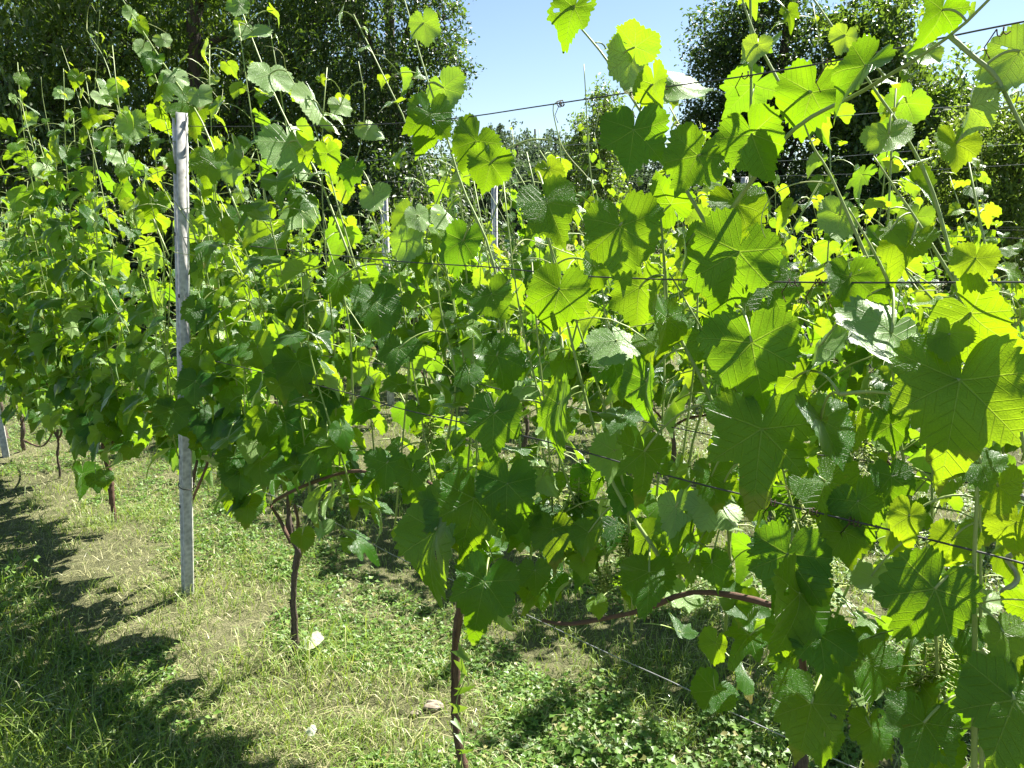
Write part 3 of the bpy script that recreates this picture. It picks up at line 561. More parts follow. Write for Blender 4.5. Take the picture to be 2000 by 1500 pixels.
# rows behind
ROWS = [(-1.7, np.arange(-3.3, 5.2, .93), "leafy grape vine in the second trellis row, just behind the front vines", "grape vines of the second trellis row"),
        (-3.4, np.arange(-5.0, 4.8, .95), "leafy grape vine in the third trellis row, two alleys behind the front vines", "grape vines of the third trellis row"),
        (-5.1, np.arange(-6.6, 3.6, .97), "leafy grape vine in the last trellis row, just before the dark trees", "grape vines of the last trellis row")]
for ri, (O, ss, lab, grp) in enumerate(ROWS):
    for s0 in ss:
        if not (-.72 < (rowp(s0, O, 0)[0] / rowp(s0, O, 0)[1]) < .85): continue
        build_vine(s0 + rng.uniform(-.08, .08), O, None, .013, (15, 13, 12)[ri], .48, 0, lab, grp, lod=1 if ri == 0 else 2, rmax=.086, tendrils=0 if ri else 3, extra_low=(60, 50, 40)[ri], span=.52, step=(.085, .095, .10)[ri], own_tips=.15 if ri == 0 else .1)

# ------------------------------------------------------------------ posts
def build_post(foot, top, label, detail=True, w_=.051, d_=.036, group="galvanized trellis posts"):
    root = empty("trellis_post", (foot[0], foot[1], 0), label, "post", group)
    ax = nrm(top - foot); right = nrm(np.cross(ax, n2)) * -1; right = nrm(right); front = np.cross(right, ax)
    if front @ n2 < 0: front = -front
    prof = np.array([[-.5, -.9], [-.5, -.75], [-.36, -.75], [-.40, 0], [-.14, 0], [-.10, -.14], [.10, -.14], [.14, 0], [.40, 0], [.36, -.75], [.5, -.75], [.5, -.9]]) * [w_, d_]
    inn = prof + np.array([0, -.0025]); inn = prof * [.93, 1] - [0, .0028]
    ring = np.vstack([prof, inn[::-1]]); k = len(ring); L = np.linalg.norm(top - foot)
    V = np.stack([foot + ax * z + ring[:, :1] * right + ring[:, 1:] * front for z in (-.1, L)]).reshape(-1, 3)
    j = np.arange(k); mb = MB(); mb.sm = False
    m = len(prof); caps = [[k + a_, k + a_ + 1, k + k - 2 - a_, k + k - 1 - a_] for a_ in range(m - 1)]
    mb.add(V, q=np.vstack([np.stack([j, (j + 1) % k, k + (j + 1) % k, k + j], -1), np.array(caps)])); mb.build("profile", M_POST, root)
    def plate(z, x, sx, sz, dep, nm, mat):
        mb = MB(); mb.sm = False; c = foot + ax * z + right * x * w_ + front * dep
        v = np.array([c + right * a_ * sx + ax * b_ * sz + front * e_ * .0015 for e_ in (-1, 1) for a_, b_ in ((-1, -.7), (0, -1), (1, -.7), (1, .7), (0, 1), (-1, .7))])
        jj = np.arange(6); mb.add(v, q=np.vstack([np.stack([jj, (jj + 1) % 6, 6 + (jj + 1) % 6, 6 + jj], -1), [[6, 7, 8, 9], [6, 9, 10, 11]]])); return mb.build(nm, mat, root)
    if detail:
        for z in np.arange(.35, L - .1, .22):
            plate(z, .46, .006, .014, -.6 * d_, "wire_hook", M_POST)
            if rng.uniform() < .9: plate(z + .07, rng.choice([-.27, .27]), .004, .007, .002, "hole", M_BLACK)
    return root, ax, right, front
f1 = gnd(358, 1165); t1 = px(341, 218, .098)
_, ax, rt, fr_ = build_post(f1, t1, "nearest galvanized steel trellis post, rising bare from the sunny grass")
mb = MB(); c = px(357, 950, .098); a = np.linspace(0, 2 * math.pi, 25)
tubes(mb, c + .040 * np.cos(a)[:, None] * rt + (.030 * np.sin(a)[:, None] - .016) * fr_, .0022, 5, cap=False)
tag(mb.build("cable_tie", M_BLACK, None, loc=c), "black tie looped round the nearest galvanized post near its foot", "cable tie")
f2 = gnd(6, 893); t2 = f2 + np.array([-.10, .02, 1.98])
build_post(f2, t2, "farther galvanized steel post of the front row, half hidden by vines")
for k_, (xt, yt, D, lab) in enumerate([(1452, 345, 7.0, "galvanized steel post in the last row, before the tall dark tree"),
        (962, 362, 7.6, "galvanized steel post top poking out of the back vines before the distant hill"),
        (745, 365, 6.4, "galvanized steel post in shade before the cherry tree's lower twigs"), (420, 405, 8.2, "galvanized steel post glimpsed just behind the nearest post")]):
    p = at_d(xt, yt, D); build_post(np.array([p[0], p[1], 0]), p, lab, False, .058, .04)

# ------------------------------------------------------------------ wires
def wire(pts, o, label, r=.0013, mat=M_WIRE, world=None, ties=()):
    C = smooth_line(np.array([px(x, y, o) for x, y in pts]) if world is None else np.array(world), 60); mb = MB(); tubes(mb, C, r, 6)
    ob = mb.build("trellis_wire", mat, None, loc=C[0]); tag(ob, label, "wire", "trellis wires")
    for (x, y) in ties:
        p = px(x, y, o + .001); i = np.linalg.norm(C - p, axis=1).argmin(); i = min(max(i, 1), len(C) - 2); t = nrm(C[i + 1] - C[i - 1]); a_ = nrm(np.cross(t, UP)); b_ = np.cross(t, a_)
        th = np.linspace(0, rng.uniform(1.6, 3.4) * 2 * math.pi, 60); L = np.sort(rng.uniform(-.5, .5, 60)) * rng.uniform(.012, .022); rr = r + .0012 + .0035 * np.abs(np.sin(th * rng.uniform(.2, .6) + rng.uniform(0, 3)))
        h = p + t * L[:, None] + a_ * (rr * np.cos(th))[:, None] + b_ * (rr * np.sin(th))[:, None]; h = np.vstack([h, h[-1] + UP * -.02 + t * .012, h[-1] - UP * .035 + t * .004])
        mb = MB(); tubes(mb, h, .0009, 4); tag(mb.build("old_tendril", M_CANE, None, loc=p), f"dried dark tendril coiled round the {label.split(',')[0]}", "tendril", "dried tendrils on the wires")
    return ob
wire([(2060,30),(2000,42),(1850,72),(1690,108),(1460,148),(1300,170),(1050,208),(880,232),(700,244),(440,247),(352,246)], .05, "topmost front wire, crossing the open sky", ties=[(1297,172),(1255,182),(1095,203),(1460,146),(1620,122),(1960,62)])
wire([(352,246),(180,300),(0,346),(-60,360)], .05, "far stretch of top wire, running on from the nearest post")
wire([(2080,551),(2000,551),(1540,551),(1150,540),(960,522),(740,507),(420,473),(352,462)], .08, "middle front wire, black across the thickest leaves", .0015, ties=[(1550,551),(1600,551),(1645,551)])
wire([(2060,1118),(1990,1098),(1800,1050),(1500,978),(1300,928),(1050,858),(790,800),(650,760),(355,690)], .10, "lower front wire, black at the height of the grape bunches", .0015, ties=[(1510,982),(1590,1000),(1670,1020)])
wire([(2060,985),(1741,908),(1550,881),(1300,832),(1056,782),(842,727),(600,690)], -.05, "thin paired wire, just above the lower front wire", .0011)
wire([(2100,1690),(1480,1415),(1330,1340),(1160,1263),(900,1140),(770,1085),(610,1000),(358,900)], -.02, "lowest front wire, pale and slack over the grass", .0011, M_WIREL)
for O, nm in ((-1.7, "second"), (-3.4, "third"), (-5.1, "last")):
    for z, hn in ((.75, "knee-high"), (1.15, "waist-high"), (1.5, "breast-high"), (1.92, "overhead")):
        wire(None, 0, f"{hn} wire of the {nm} trellis row", .0013, M_WIRE if z < 1.9 else M_WIREL, [rowp(s, O, z - .02 * math.sin((s + 6) * 1.1) ** 2) for s in np.linspace(-7, 5.5, 12)])

# ------------------------------------------------------------------ spiral stake
b = px(1980, 1090, -.06); t_ = np.linspace(0, 1, 500); z = t_ * 1.22
h = np.stack([b[0] + .008 * np.cos(z / .055 * 2 * math.pi), b[1] + .008 * np.sin(z / .055 * 2 * math.pi), z - .02], -1)
mb = MB(); tubes(mb, h, .0042, 7); tag(mb.build("spiral_stake", M_WIREL, None, loc=(b[0], b[1], 0)), "wavy galvanized spiral stake standing among the nearest leaves", "stake")

# ------------------------------------------------------------------ fallen leaves, stone, bindweed
for (x, y, r, lab) in ((612, 1250, .05, "large pale fallen leaf lying at the foot of the forked trunk"), (608, 1425, .022, "small pale fallen leaf lying in the foreground grass")):
    p = gnd(x, y, .055); Nn = nrm(np.array([[.1, .62, -.8]])); T = np.array([[.5, -.7, -.3]]); T = nrm(T - Nn * (T * Nn).sum()); v1 = np.array([.9]); ag = np.array([.3])
    V, lc, q, t = leaf_batch(p[None], T, Nn, np.array([r]), 0, v1, ag, [3]); mb = MB(); merge_leaves(mb, V, lc, q, t, v1, ag)
    tag(mb.build("fallen_leaf", [M_PALE], None, loc=p), lab, "leaf")
N = NT("stone"); cst = N.ramp(N.noise(N.pos(), 60, 6), [(.3, (.16, .13, .095)), (.7, (.33, .28, .22))]); bs = N.n("ShaderNodeBsdfPrincipled"); N.set(bs.inputs[0], cst); bs.inputs['Roughness'].default_value = .9; M_STONE = N.end(bs.outputs[0])
for (x, y, s_, lab) in ((848, 1388, .032, "flat tan stone lying left of the bindweed trunk"), (812, 1402, .018, "small tan stone beside the flat tan stone")):
    p = gnd(x, y); import bmesh; bm = bmesh.new(); bmesh.ops.create_icosphere(bm, subdivisions=3, radius=1)
    for v in bm.verts:
        c = np.array(v.co); v.co = c * (1 + .12 * math.sin(3 * c[0] + 5 * c[1]) + .06 * math.sin(9 * c[1] + 4 * c[2])) * [s_, s_ * .75, s_ * .42]
    me = bpy.data.meshes.new("stone"); bm.to_mesh(me); bm.free(); me.materials.append(M_STONE); o = bpy.data.objects.new("stone", me); COL.objects.link(o); o.location = (p[0], p[1], .018); tag(o, lab, "stone")
root = empty("bindweed", gnd(910, 1545), "bindweed with arrowhead leaves climbing the reddish trunk", "climbing weed")
C = smooth_line(np.array([px(x, y, .025) for x, y in ((918, 1545), (905, 1460), (898, 1400), (905, 1320), (915, 1260), (925, 1200), (945, 1160), (990, 1110))]), 50)
th = np.linspace(0, 26, 50); C += .01 * np.cos(th)[:, None] * cR + .006 * np.sin(th)[:, None] * n2; mb = MB(); tubes(mb, C, .0013, 5); mb.build("stem", M_STEM, root)
for i in range(2, 46, 3):
    L = rng.uniform(.028, .05); d = nrm(np.array([rng.normal(.5, .6), rng.normal(-.2, .4), rng.normal(-.5, .5)])); Nn = nrm(-cF + rng.normal(0, .5, 3)); d = nrm(d - Nn * (d @ Nn)); B = np.cross(d, Nn); p = C[i] + n2 * .012 + B * .01
    sh = np.array([[0, .0, 0], [.34, -.3, .02], [.30, .1, .05], [.22, .5, .06], [0, 1.05, -.05], [-.22, .5, .06], [-.30, .1, .05], [-.34, -.3, .02], [0, .45, -.02]]) * L
    mb = MB(); mb.add(p + sh[:, :1] * B + sh[:, 1:2] * d + sh[:, 2:] * Nn, t=[[0, 1, 2], [0, 2, 8], [8, 2, 3], [8, 3, 4], [8, 4, 5], [8, 5, 6], [8, 6, 0], [0, 6, 7]], var=rng.uniform()); mb.build("leaf", M_WEED, root)

# ------------------------------------------------------------------ ground cover
def vnoise(x, y, k, seed):
    r = np.random.default_rng(seed); out = 0
    for i in range(7):
        a_ = r.uniform(0, 6.28); f = k * r.uniform(.6, 1.9); out = out + np.sin((x * math.cos(a_) + y * math.sin(a_)) * f + r.uniform(0, 6.28))
    return out / 3.2
def scatter(n, D0, D1, dens_pow=1.4, lat=.78):
    D = D0 * (D1 / D0) ** rng.uniform(0, 1, int(n)); x = rng.uniform(-1, 1, int(n)) * (lat * D + .5); return x, D     # ~1/D^2 falloff
def blades(mb, x, y, h, wd, lean, var, age, z0=None):
    n = len(x); az = rng.uniform(0, 6.28, n); fz = rng.uniform(0, 6.28, n); ld = np.stack([np.cos(az), np.sin(az), 0 * az], -1); wdv = np.stack([np.cos(fz), np.sin(fz), 0 * fz], -1) * wd[:, None] * .5
    b = np.stack([x, y, ground_z(x, y) - .004 if z0 is None else z0], -1); m1 = b + UP * (h * .55)[:, None] + ld * (h * lean * .3)[:, None]; m2 = b + UP * (h * (.92 - .25 * lean))[:, None] + ld * (h * lean * .75)[:, None]; tp = b + UP * (h * (1 - .5 * lean))[:, None] + ld * (h * lean * 1.15)[:, None]
    V = np.stack([b - wdv, b + wdv, m1 - wdv * .9, m1 + wdv * .9, m2 - wdv * .6, m2 + wdv * .6, tp], 1); off = (np.arange(n) * 7)[:, None, None]
    mb.add(V, q=(np.array([[0, 1, 3, 2], [2, 3, 5, 4]])[None] + off).reshape(-1, 4), t=(np.array([[4, 5, 6]])[None] + off).reshape(-1, 3), var=np.repeat(var, 7), age=np.repeat(age, 7))
def row_o(x, y):
    o = (x - P0[0]) * n2[0] + (y - P0[1]) * n2[1]; return o
def rowdist(o):          # distance to the nearest trellis line
    return np.abs((o + .85) % 1.7 - .85)
# turf
x, y = scatter(210000, 1.35, 13); o = row_o(x, y); rd = rowdist(o); dry = vnoise(x, y, 3.2, 1); lush = np.where(o < -.75, np.clip((rd - .0) / .4, .35, 1), np.clip((rd - .38) / .4, 0, 1))
keep = rng.uniform(0, 1, len(x)) < np.clip(.62 + .45 * vnoise(x, y, 7, 2), .15, 1); x, y, rd, dry, lush = x[keep], y[keep], rd[keep], dry[keep], lush[keep]
n = len(x); bare = np.clip(vnoise(x, y, 2.6, 41) * 1.1 + .5 * vnoise(x, y, 9, 42) - .55, 0, 1) * (1 - lush); h = rng.uniform(.012, .052, n) * (1 + .8 * lush) * (1 - .45 * bare) * (1 + .3 * vnoise(x, y, 5, 3)); age = (rng.uniform(0, 1, n) < np.clip(.12 + .22 * dry - .16 * lush + .55 * bare, .03, .85)) * rng.uniform(.5, 1, n)
kb = rng.uniform(0, 1, n) > bare * .6; x, y, h, age = x[kb], y[kb], h[kb], age[kb]; n = len(x)
mb = MB(); blades(mb, x, y, h, rng.uniform(.0018, .0038, n) * (1 + np.clip(y - 3, 0, 9) * .12), rng.uniform(.2, 1.3, n), rng.uniform(0, 1, n), age); tag(mb.build("grass", M_GRASS), "short patchy grass with dry straw growing under the vine rows", "grass", kind='stuff')
# dry litter lying flat
x, y = scatter(26000, 1.35, 9); rd = rowdist(row_o(x, y)); k = (rd < .55) & (row_o(x, y) > -.8); x, y = x[k], y[k]; n = len(x)
mb = MB(); blades(mb, x, y, rng.uniform(.02, .06, n), rng.uniform(.0015, .003, n), np.full(n, 1.75), rng.uniform(0, 1, n), rng.uniform(.75, 1, n)); tag(mb.build("dry_grass", M_GRASS), "dry straw-coloured clippings lying between the green blades", "grass", kind='stuff')
# tall grass of the unmown alley in front
x, y = scatter(60000, 1.2, 8, lat=.9); o = row_o(x, y); edge = .50 + .07 * vnoise(x, y, 4, 5); k = (o > edge) & (rng.uniform(0, 1, len(x)) < .9); x, y, o = x[k], y[k], o[k]; n = len(x)
mb = MB(); blades(mb, x, y, rng.uniform(.06, .24, n) * np.clip(.4 + (o - .45) * 1.8, .4, 1.2), rng.uniform(.0022, .005, n), rng.uniform(.2, 1.2, n), rng.uniform(0, .75, n), (rng.uniform(0, 1, n) < .04) * .7)
for bx_, by_, nb, sp_, hh in [(-.78, 2.52, 120, .09, .14), (-.66, 2.40, 70, .10, .22), (-1.38, 2.98, 90, .07, .10), (-2.08, 3.78, 90, .08, .10), (-.14, 1.86, 60, .05, .10), (-2.65, 4.26, 40, .06, .1), (-3.15, 4.72, 60, .08, .1)] + [tuple(rowp(rng.uniform(-.8, 3.5), rng.uniform(-.4, .4), 0)[:2]) + (26, .035, .09) for _ in range(70)]:
    x, y = bx_ + rng.normal(0, sp_, nb), by_ + rng.normal(0, sp_, nb); blades(mb, x, y, rng.uniform(.4, 1.2, nb) * hh, rng.uniform(.002, .0045, nb), rng.uniform(.3, 1.3, nb), rng.uniform(.2, .9, nb), (rng.uniform(0, 1, nb) < .15) * .7)
tag(mb.build("tall_grass", M_GRASS), "long arching green grass at the edge of the mown vine strip", "grass", kind='stuff')
# low weeds: rosettes of small leaves
def weeds(n, D0, D1, cond, hmax, lsize, seed):
    x, y = scatter(n, D0, D1); k = cond(x, y, row_o(x, y)); x, y = x[k], y[k]; n = len(x); m = 6
    az = rng.uniform(0, 6.28, (n, 1)) + np.arange(m) * 6.28 / m + rng.normal(0, .35, (n, m)); rad = rng.uniform(.008, .04, (n, m)); z = rng.uniform(.15, 1, (n, m)) * hmax * rng.uniform(.4, 1, (n, 1))
    L = rng.uniform(.6, 1.3, (n, m)) * lsize * rng.uniform(.7, 1.2, (n, 1)); h = np.stack([np.cos(az), np.sin(az), 0 * az], -1); c = np.stack([x, y, ground_z(x, y)], -1)[:, None] + h * rad[..., None] + UP * z[..., None]
    Nn = nrm(UP + h * rng.uniform(-.2, .7, (n, m, 1)) + rng.normal(0, .25, (n, m, 3))); d = nrm(h - Nn * (h * Nn).sum(-1, keepdims=True)); B = np.cross(d, Nn)
    sh = np.array([[0, 0, 0], [.50, .42, .10], [.20, .62, .03], [0, 1.2, -.08], [-.20, .62, .03], [-.50, .42, .10], [0, .45, -.04]])
    V = c[:, :, None] + L[..., None, None] * (sh[:, :1] * B[:, :, None] + sh[:, 1:2] * d[:, :, None] + sh[:, 2:] * Nn[:, :, None]); M = n * m; off = (np.arange(M) * 7)[:, None, None]
    T = np.array([[0, 6, 1], [1, 6, 2], [2, 6, 3], [3, 6, 4], [4, 6, 5], [5, 6, 0]]); mb = MB(); age = (rng.uniform(0, 1, M) < .08) * rng.uniform(.4, 1, M)
    mb.add(V.reshape(-1, 3), t=(T[None] + off).reshape(-1, 3), var=np.repeat(rng.uniform(0, 1, M), 7), age=np.repeat(age, 7))
    tubes(mb, np.stack([c.reshape(-1, 3) * [1, 1, 0] + UP * ground_z(c.reshape(-1, 3)[:, 0], c.reshape(-1, 3)[:, 1])[:, None] - (h * rad[..., None]).reshape(-1, 3), c.reshape(-1, 3)], 1), .0006, 3, cap=False); return mb
tag(weeds(36000, 1.35, 10, lambda x, y, o: (vnoise(x, y, 5, 11) + .4 * vnoise(x, y, 13, 31) > 0) & (rowdist(o) < .6), .035, .017, 1).build("clover", M_WEED), "low clover-like weeds spread through the mown strip", "weeds", kind='stuff')
tag(weeds(17000, 1.35, 9, lambda x, y, o: (vnoise(x, y, 3.4, 12) + .6 * vnoise(x, y, 9, 22) > .40) & (o < -.25) & (rowdist(o) > .28), .10, .021, 2).build("weeds", M_WEED), "leafy herbs filling the shaded alley between the rows", "weeds", kind='stuff')
tag(weeds(5000, 1.2, 6, lambda x, y, o: (vnoise(x, y, 4.4, 13) > .1) & (o > .42), .16, .030, 3).build("broadleaf_weeds", M_WEED), "broadleaf weeds standing in the long front grass", "weeds", kind='stuff')

# ------------------------------------------------------------------ trees
def crown_leaves(mb, blobs, nleaf, size, droop=.5, per=26, spread=.20, shell=.55, narrow=.42, m=0, hole=None, seed=0):
    vol = np.array([np.prod(b_[1]) ** (2 / 3) for b_ in blobs]); pr = vol / vol.sum(); nc = nleaf // per
    which = rng.choice(len(blobs), nc, p=pr); c = np.array([b_[0] for b_ in blobs])[which]; r = np.array([b_[1] for b_ in blobs])[which]
    d = nrm(rng.normal(0, 1, (nc, 3))); rr = rng.uniform(shell ** 3, 1.12, nc) ** (1 / 3); C = c + d * r * rr[:, None] * (1 + .16 * np.sin(5 * d[:, :1] + 3 * d[:, 2:] + which[:, None]))
    keep = C[:, 2] > .25; C = C[keep]; d = d[keep]; nc = len(C)
    tw = nrm(d * [1, 1, .5] + rng.normal(0, .5, (nc, 3)) - UP * droop * .5); t = rng.uniform(-1, 1, (nc, per)); P = C[:, None] + tw[:, None] * t[..., None] * spread + rng.normal(0, spread * .38, (nc, per, 3)) - UP * (droop * spread * t ** 2)[..., None]
    M = nc * per; P = P.reshape(M, 3); ld = nrm(np.repeat(tw, per, 0) * .6 + rng.normal(0, .6, (M, 3)) - UP * droop * rng.uniform(.2, 1.2, (M, 1))); Nn = nrm(UP * .6 + rng.normal(0, .55, (M, 3)) + SUNV * .3); Nn = nrm(Nn - ld * (Nn * ld).sum(-1, keepdims=True)); B = np.cross(ld, Nn)
    L = size * rng.uniform(.6, 1.25, M); sh = np.array([[0, -.5, 0], [narrow * .5, -.05, .06], [0, .5, -.06], [-narrow * .5, -.05, .06]])
    V = P[:, None] + L[:, None, None] * (sh[:, :1] * B[:, None] + sh[:, 1:2] * ld[:, None] + sh[:, 2:] * Nn[:, None])
    T = np.array([[0, 1, 2], [0, 2, 3]])[None] + (np.arange(M) * 4)[:, None, None]; mb.add(V, t=T.reshape(-1, 3), m=m, var=np.repeat(np.clip(rng.uniform(0, 1, M) * .7 + np.repeat(rng.uniform(0, .3, nc), per), 0, 1), 4))
    return C
def tree(name, base, trunk_pts, trad, blobs, nleaf, size, label, mat, cat="tree", group=None, limbs=9, twigs=60, **kw):
    root = empty(name, (base[0], base[1], base[2] if len(base) > 2 else 0), label, cat, group)
    C = smooth_line(np.array(trunk_pts, float), 24); mb = MB(); tubes(mb, C, np.linspace(trad * 1.15, trad * .4, 24) * (1 + .06 * rng.normal(0, 1, 24)), 9); mb.build("trunk", M_TBARK, root)
    mb = MB(); mb.sm = True; cl = crown_leaves(mb, blobs, nleaf, size, **kw); mb.sm = False; mb.build("crown", mat, root)
    for i in range(limbs):
        bc, br = blobs[i % len(blobs)]; e = np.array(bc) + rng.normal(0, .35, 3) * br; j = int(np.clip(rng.uniform(.25, .95) * 24, 4, 23)); s_ = C[j]
        if s_[2] > e[2]: j = max(4, j // 2); s_ = C[j]
        L_ = smooth_line([s_, s_ * .55 + e * .45 + UP * .12 * np.linalg.norm(e - s_) + rng.normal(0, .15, 3), e], 12); mb = MB(); tubes(mb, L_, np.linspace(trad * .38, trad * .06, 12), 6)
        k = cl[np.argsort(np.linalg.norm(cl - e, axis=1))[:twigs // max(limbs, 1) + 3]]; st = L_[rng.integers(5, 12, len(k))]; tt = np.linspace(0, 1, 5)[None, :, None]
        tubes(mb, st[:, None] * (1 - tt) + k[:, None] * tt + np.sin(tt * math.pi) * rng.normal(0, .06, (len(k), 1, 3)), np.linspace(trad * .06, .006, 5), 4); mb.build("limb", M_TBARK, root)
    return root
def B(x, y, D, rx, ry, rz=None):      # crown blob from a sight line: centre pixel, depth, half sizes in metres
    p = at_d(x, y, D); return (p, np.array([rx, rx if rz is None else rz, ry]))
A3 = np.array
p = at_d(408, 420, 11.7); bx, by = p[0], p[1]
tree("cherry_tree", (bx, by), [(bx + .1, by, -.1), (bx, by, 1.5), (bx - .05, by, 3), (bx + .05, by - .1, 4.5), (bx + .15, by, 6.5)], .13,
     [B(250, 120, 12.0, 1.7, 1.5), B(480, 40, 12.3, 1.7, 1.5), B(640, 130, 11.8, 1.6, 1.7), B(420, 300, 12.6, 2.0, 1.3), B(560, 330, 12.4, 1.6, 1.2), B(330, -250, 12, 2.4, 1.8), B(620, -230, 12, 2.0, 1.6)],
     42000, .125, "tall cherry tree with visible dark trunk and drooping leaf sprays", M_TREE2, limbs=12, droop=.9, spread=.24, shell=.35, narrow=.36)
p = at_d(20, 420, 11.5); bx, by = p[0], p[1]
tree("cherry_tree", (bx, by), [(bx, by, -.1), (bx + .1, by, 2), (bx, by, 5)], .15,
     [B(40, 80, 11, 1.7, 1.5), B(-60, 260, 11.3, 1.7, 1.2), B(130, 260, 11.6, 1.6, 1.2), B(180, 0, 12.2, 1.7, 1.5), B(20, -220, 12, 2.2, 1.7)],
     32000, .125, "dark cherry tree with drooping leaf sprays left of the visible trunk", M_TREE2, droop=.9, spread=.24, shell=.35, narrow=.36)
p = at_d(770, 420, 12.4); bx, by = p[0], p[1]
tree("dense_tree", (bx, by), [(bx, by, -.1), (bx + .05, by, 2), (bx, by, 5.5)], .14,
     [B(760, 60, 11, 1.15, 1.5), B(800, 200, 11, .75, .9), B(720, 240, 11.2, 1.0, 1.2), B(690, 370, 11.4, 1.0, .8), B(840, 60, 11, .45, .9), B(780, 330, 11.3, .7, .7), B(760, -230, 11.2, 1.3, 1.6), B(610, 20, 11.8, 1.2, 1.7), B(590, 260, 11.8, 1.1, 1.2), B(890, 135, 11, .30, .12)],
     60000, .06, "dense small-leaved dark tree whose edge stands against the open sky", M_TREE, droop=.2, spread=.15, narrow=.5, shell=.45)
for i, (x, y, D, rx, ry, lab) in enumerate([(60, 400, 9.8, 1.5, 1.0, "dark leafy shrub under the left-hand cherry tree"), (300, 400, 10.8, 1.7, 1.0, "dark leafy shrub in front of the cherry tree with visible trunk"), (560, 420, 10.4, 1.3, .9, "dark leafy shrub between the cherry tree and the dense tree"), (800, 420, 10.2, 1.0, .75, "dark leafy shrub at the foot of the dense small-leaved tree")]):
    q = at_d(x, y, D); tree("shrub", (q[0], q[1]), [(q[0], q[1], -.1), (q[0], q[1], .7), (q[0] + .1, q[1], 1.3)], .05, [B(x, y, D, rx, ry), (A3([q[0] - .5, q[1], .75]), A3([rx, rx, .8])), (A3([q[0] + .6, q[1] + .2, .7]), A3([rx, rx, .8]))], 17000, .085, lab, M_TREE, "shrub", "dark shrubs before the left trees", limbs=4, twigs=20, shell=.3)
# tree line far behind the left trees closes the gaps
for i, (x, D) in enumerate([(60, 19), (330, 20), (600, 19.5)]):
    q = at_d(x, 420, D); tree("background_tree", (q[0], q[1]), [(q[0], q[1], -.1), (q[0], q[1], 3), (q[0], q[1], 6)], .18, [(A3([q[0], q[1], 3.2]), A3([2.6, 2.0, 3.2])), (A3([q[0] - .6, q[1], 7]), A3([2.3, 2, 2.6]))], 16000, .16,
        ("dark background tree filling the gaps behind the left-hand cherry tree", "dark background tree filling the gaps behind the visible cherry trunk", "dark background tree filling the gaps behind the dense small-leaved tree")[i], M_TREE, limbs=4, twigs=16, spread=.35)
p = at_d(1500, 430, 13); bx, by = p[0], p[1]
tree("dark_tree", (bx, by), [(bx, by, -.1), (bx, by, 2), (bx + .1, by, 4.8)], .14,
     [B(1480, 60, 13, 1.0, .75), B(1430, 170, 13, .75, .8), B(1530, 150, 13, .95, 1.0), B(1450, 290, 13, .9, .9), B(1560, 300, 13, 1.0, 1.0), B(1510, -10, 13, .55, .45), B(1400, 240, 13, .5, .5), B(1420, 90, 13, .5, .5), B(1480, 400, 13, 1.1, .6)],
     46000, .075, "tall dark bluish tree with open sky on its left edge", M_TREE, droop=.2, spread=.17, shell=.3, narrow=.5)
p = at_d(1730, 430, 12); bx, by = p[0], p[1]
tree("loose_tree", (bx, by), [(bx, by, -.1), (bx, by, 1.6), (bx - .1, by, 4.2)], .12,
     [B(1700, 90, 12, .65, .7), B(1770, 180, 12, .95, .8), B(1850, 215, 12, .6, .45), B(1880, 330, 12, .9, .7), B(1680, 200, 12, .7, .7), B(1650, 60, 12.3, .35, .4), B(1780, 300, 12, .9, .8), B(1690, 330, 12, .9, .8), B(1740, 20, 12, .35, .4)],
     32000, .10, "looser green tree right of the tall dark bluish tree", M_TREE2, droop=.5, spread=.18, shell=.3, narrow=.45)
p = at_d(1950, 430, 9.5); bx, by = p[0], p[1]
tree("light_bush", (bx, by), [(bx, by, -.1), (bx, by, .9), (bx + .2, by, 2.2)], .07,
     [B(1940, 260, 9.5, .62, .5), B(1900, 360, 9.5, .7, .6), B(2010, 330, 9.5, .8, .8), B(1960, 470, 9.5, .9, .5), B(1870, 440, 9.6, .7, .5), B(2080, 240, 9.7, .8, .7)],
     22000, .075, "sunlit yellow-green bush at the end of the back vine row", M_OLIVE, "bush", droop=.5, spread=.15, shell=.3, narrow=.42)
for i, (x, D, lab) in enumerate([(1330, 15, "low dark hedge shrub under the tall dark bluish tree's left edge"), (1600, 11.5, "low dark hedge shrub between the dark bluish tree and the looser tree"), (1820, 10.8, "low dark hedge shrub behind the sunlit yellow-green bush"), (2050, 11.5, "low dark hedge shrub farthest to the right of the bush")]):
    q = at_d(x, 430, D); tree("hedge_shrub", (q[0], q[1]), [(q[0], q[1], -.1), (q[0], q[1], .6), (q[0] + .1, q[1], 1.4)], .05, [(A3([q[0], q[1], 1.0]), A3([1.4, 1.1, 1.0])), (A3([q[0] + .5, q[1], 1.5]), A3([.8, .8, .6]))], 15000, .085, lab, M_TREE, "shrub", "dark shrubs behind the right vines", limbs=3, twigs=16, shell=.3)
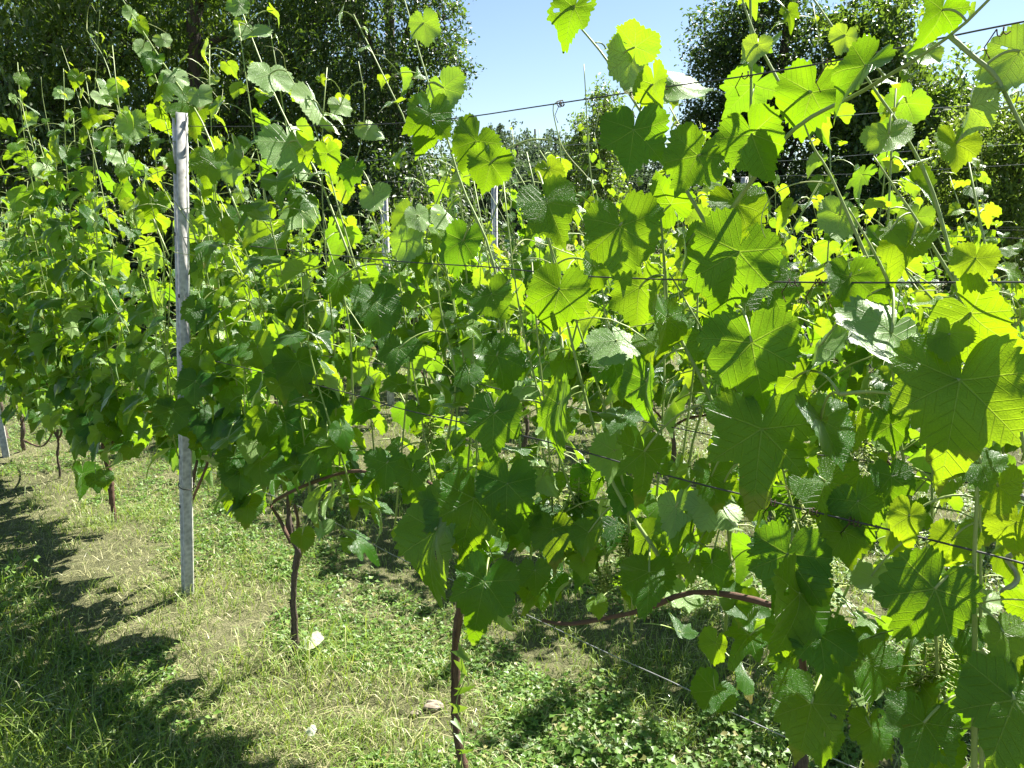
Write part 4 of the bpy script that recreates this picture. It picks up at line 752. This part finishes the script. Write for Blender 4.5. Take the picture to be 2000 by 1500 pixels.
# middle distance and hill
for i, (x, y, D, w_, lab) in enumerate([(1175, 200, 26, 1.1, "lacy tall tree rising in front of the distant hill"), (1130, 250, 30, .9, "slender half-tall tree beside the lacy tall tree")]):
    q = at_d(x, 430, D); hz_ = at_d(x, y, D)[2]; tree("lacy_tree", (q[0], q[1]), [(q[0], q[1], -.1), (q[0], q[1], hz_ * .5), (q[0], q[1], hz_)], .12, [(A3([q[0], q[1], hz_ * f_]), A3([w_ * (1.1 - f_ * .7), w_ * .8, hz_ * .16])) for f_ in (.35, .5, .65, .8, .95)], 9000, .15, lab, M_TREE2, limbs=6, twigs=30, spread=.3, shell=.2)
HILL = [(1045, 252, 95, 5.5, "broad round-crowned tree crowning the distant hill"), (1085, 268, 88, 4.5, "round tree right of the broad hilltop tree"), (1010, 285, 80, 4, "bushy tree below the broad hilltop tree"), (965, 290, 84, 4, "bushy tree below the two distant firs"),
        (1060, 305, 72, 4, "nearer bushy tree at the foot of the distant hill"), (1110, 300, 70, 4, "bushy tree at the hill foot beside the slender tree"), (930, 300, 76, 4, "bushy hill tree at the edge of the dense small-leaved tree"), (1150, 290, 82, 4.5, "hill tree behind the lacy tall tree"), (1220, 285, 86, 5, "hill tree half hidden by the front vine leaves"), (1290, 290, 80, 5, "hill tree left of the tall dark bluish tree")]
for (x, y, D, r, lab) in HILL:
    c = at_d(x, y, D); top = c[2]; b0 = max(0, top - r * 1.9); tree("hill_tree", (c[0], c[1], b0), [(c[0], c[1], b0 - 1.5), (c[0], c[1], (b0 + top) / 2), (c[0], c[1], top)], .25, [(A3([c[0] + rng.normal(0, r * .3), c[1], top - r * .45]), A3([r * .75, r * .7, r * .5])), (A3([c[0] - r * .35, c[1], top - r * .95]), A3([r * .8, r * .7, r * .7])), (A3([c[0] + r * .4, c[1], top - r * 1.1]), A3([r * .75, r * .7, r * .7])), (A3([c[0], c[1], top - r * 1.6]), A3([r, r * .7, r * .5]))], 9000, .42, lab, M_FAR, group="trees on the distant hill", limbs=3, twigs=9, spread=.8, shell=.4, narrow=.6)
for (x, y, lab) in ((976, 240, "taller of the two distant firs on the skyline"), (958, 246, "shorter of the two distant firs on the skyline")):
    D = 110; c = at_d(x, y, D); top = c[2]; H_ = 7; tree("fir_tree", (c[0], c[1], top - H_), [(c[0], c[1], top - H_ - 2), (c[0], c[1], top - 3), (c[0], c[1], top)], .2, [(A3([c[0], c[1], top - f_ * H_]), A3([.25 + 1.5 * f_, .25 + 1.5 * f_, H_ * .08])) for f_ in (.08, .2, .32, .45, .6, .75)], 4000, .4, lab, M_FAR, group="firs on the skyline", limbs=3, twigs=9, spread=.4, shell=.2, narrow=.4)
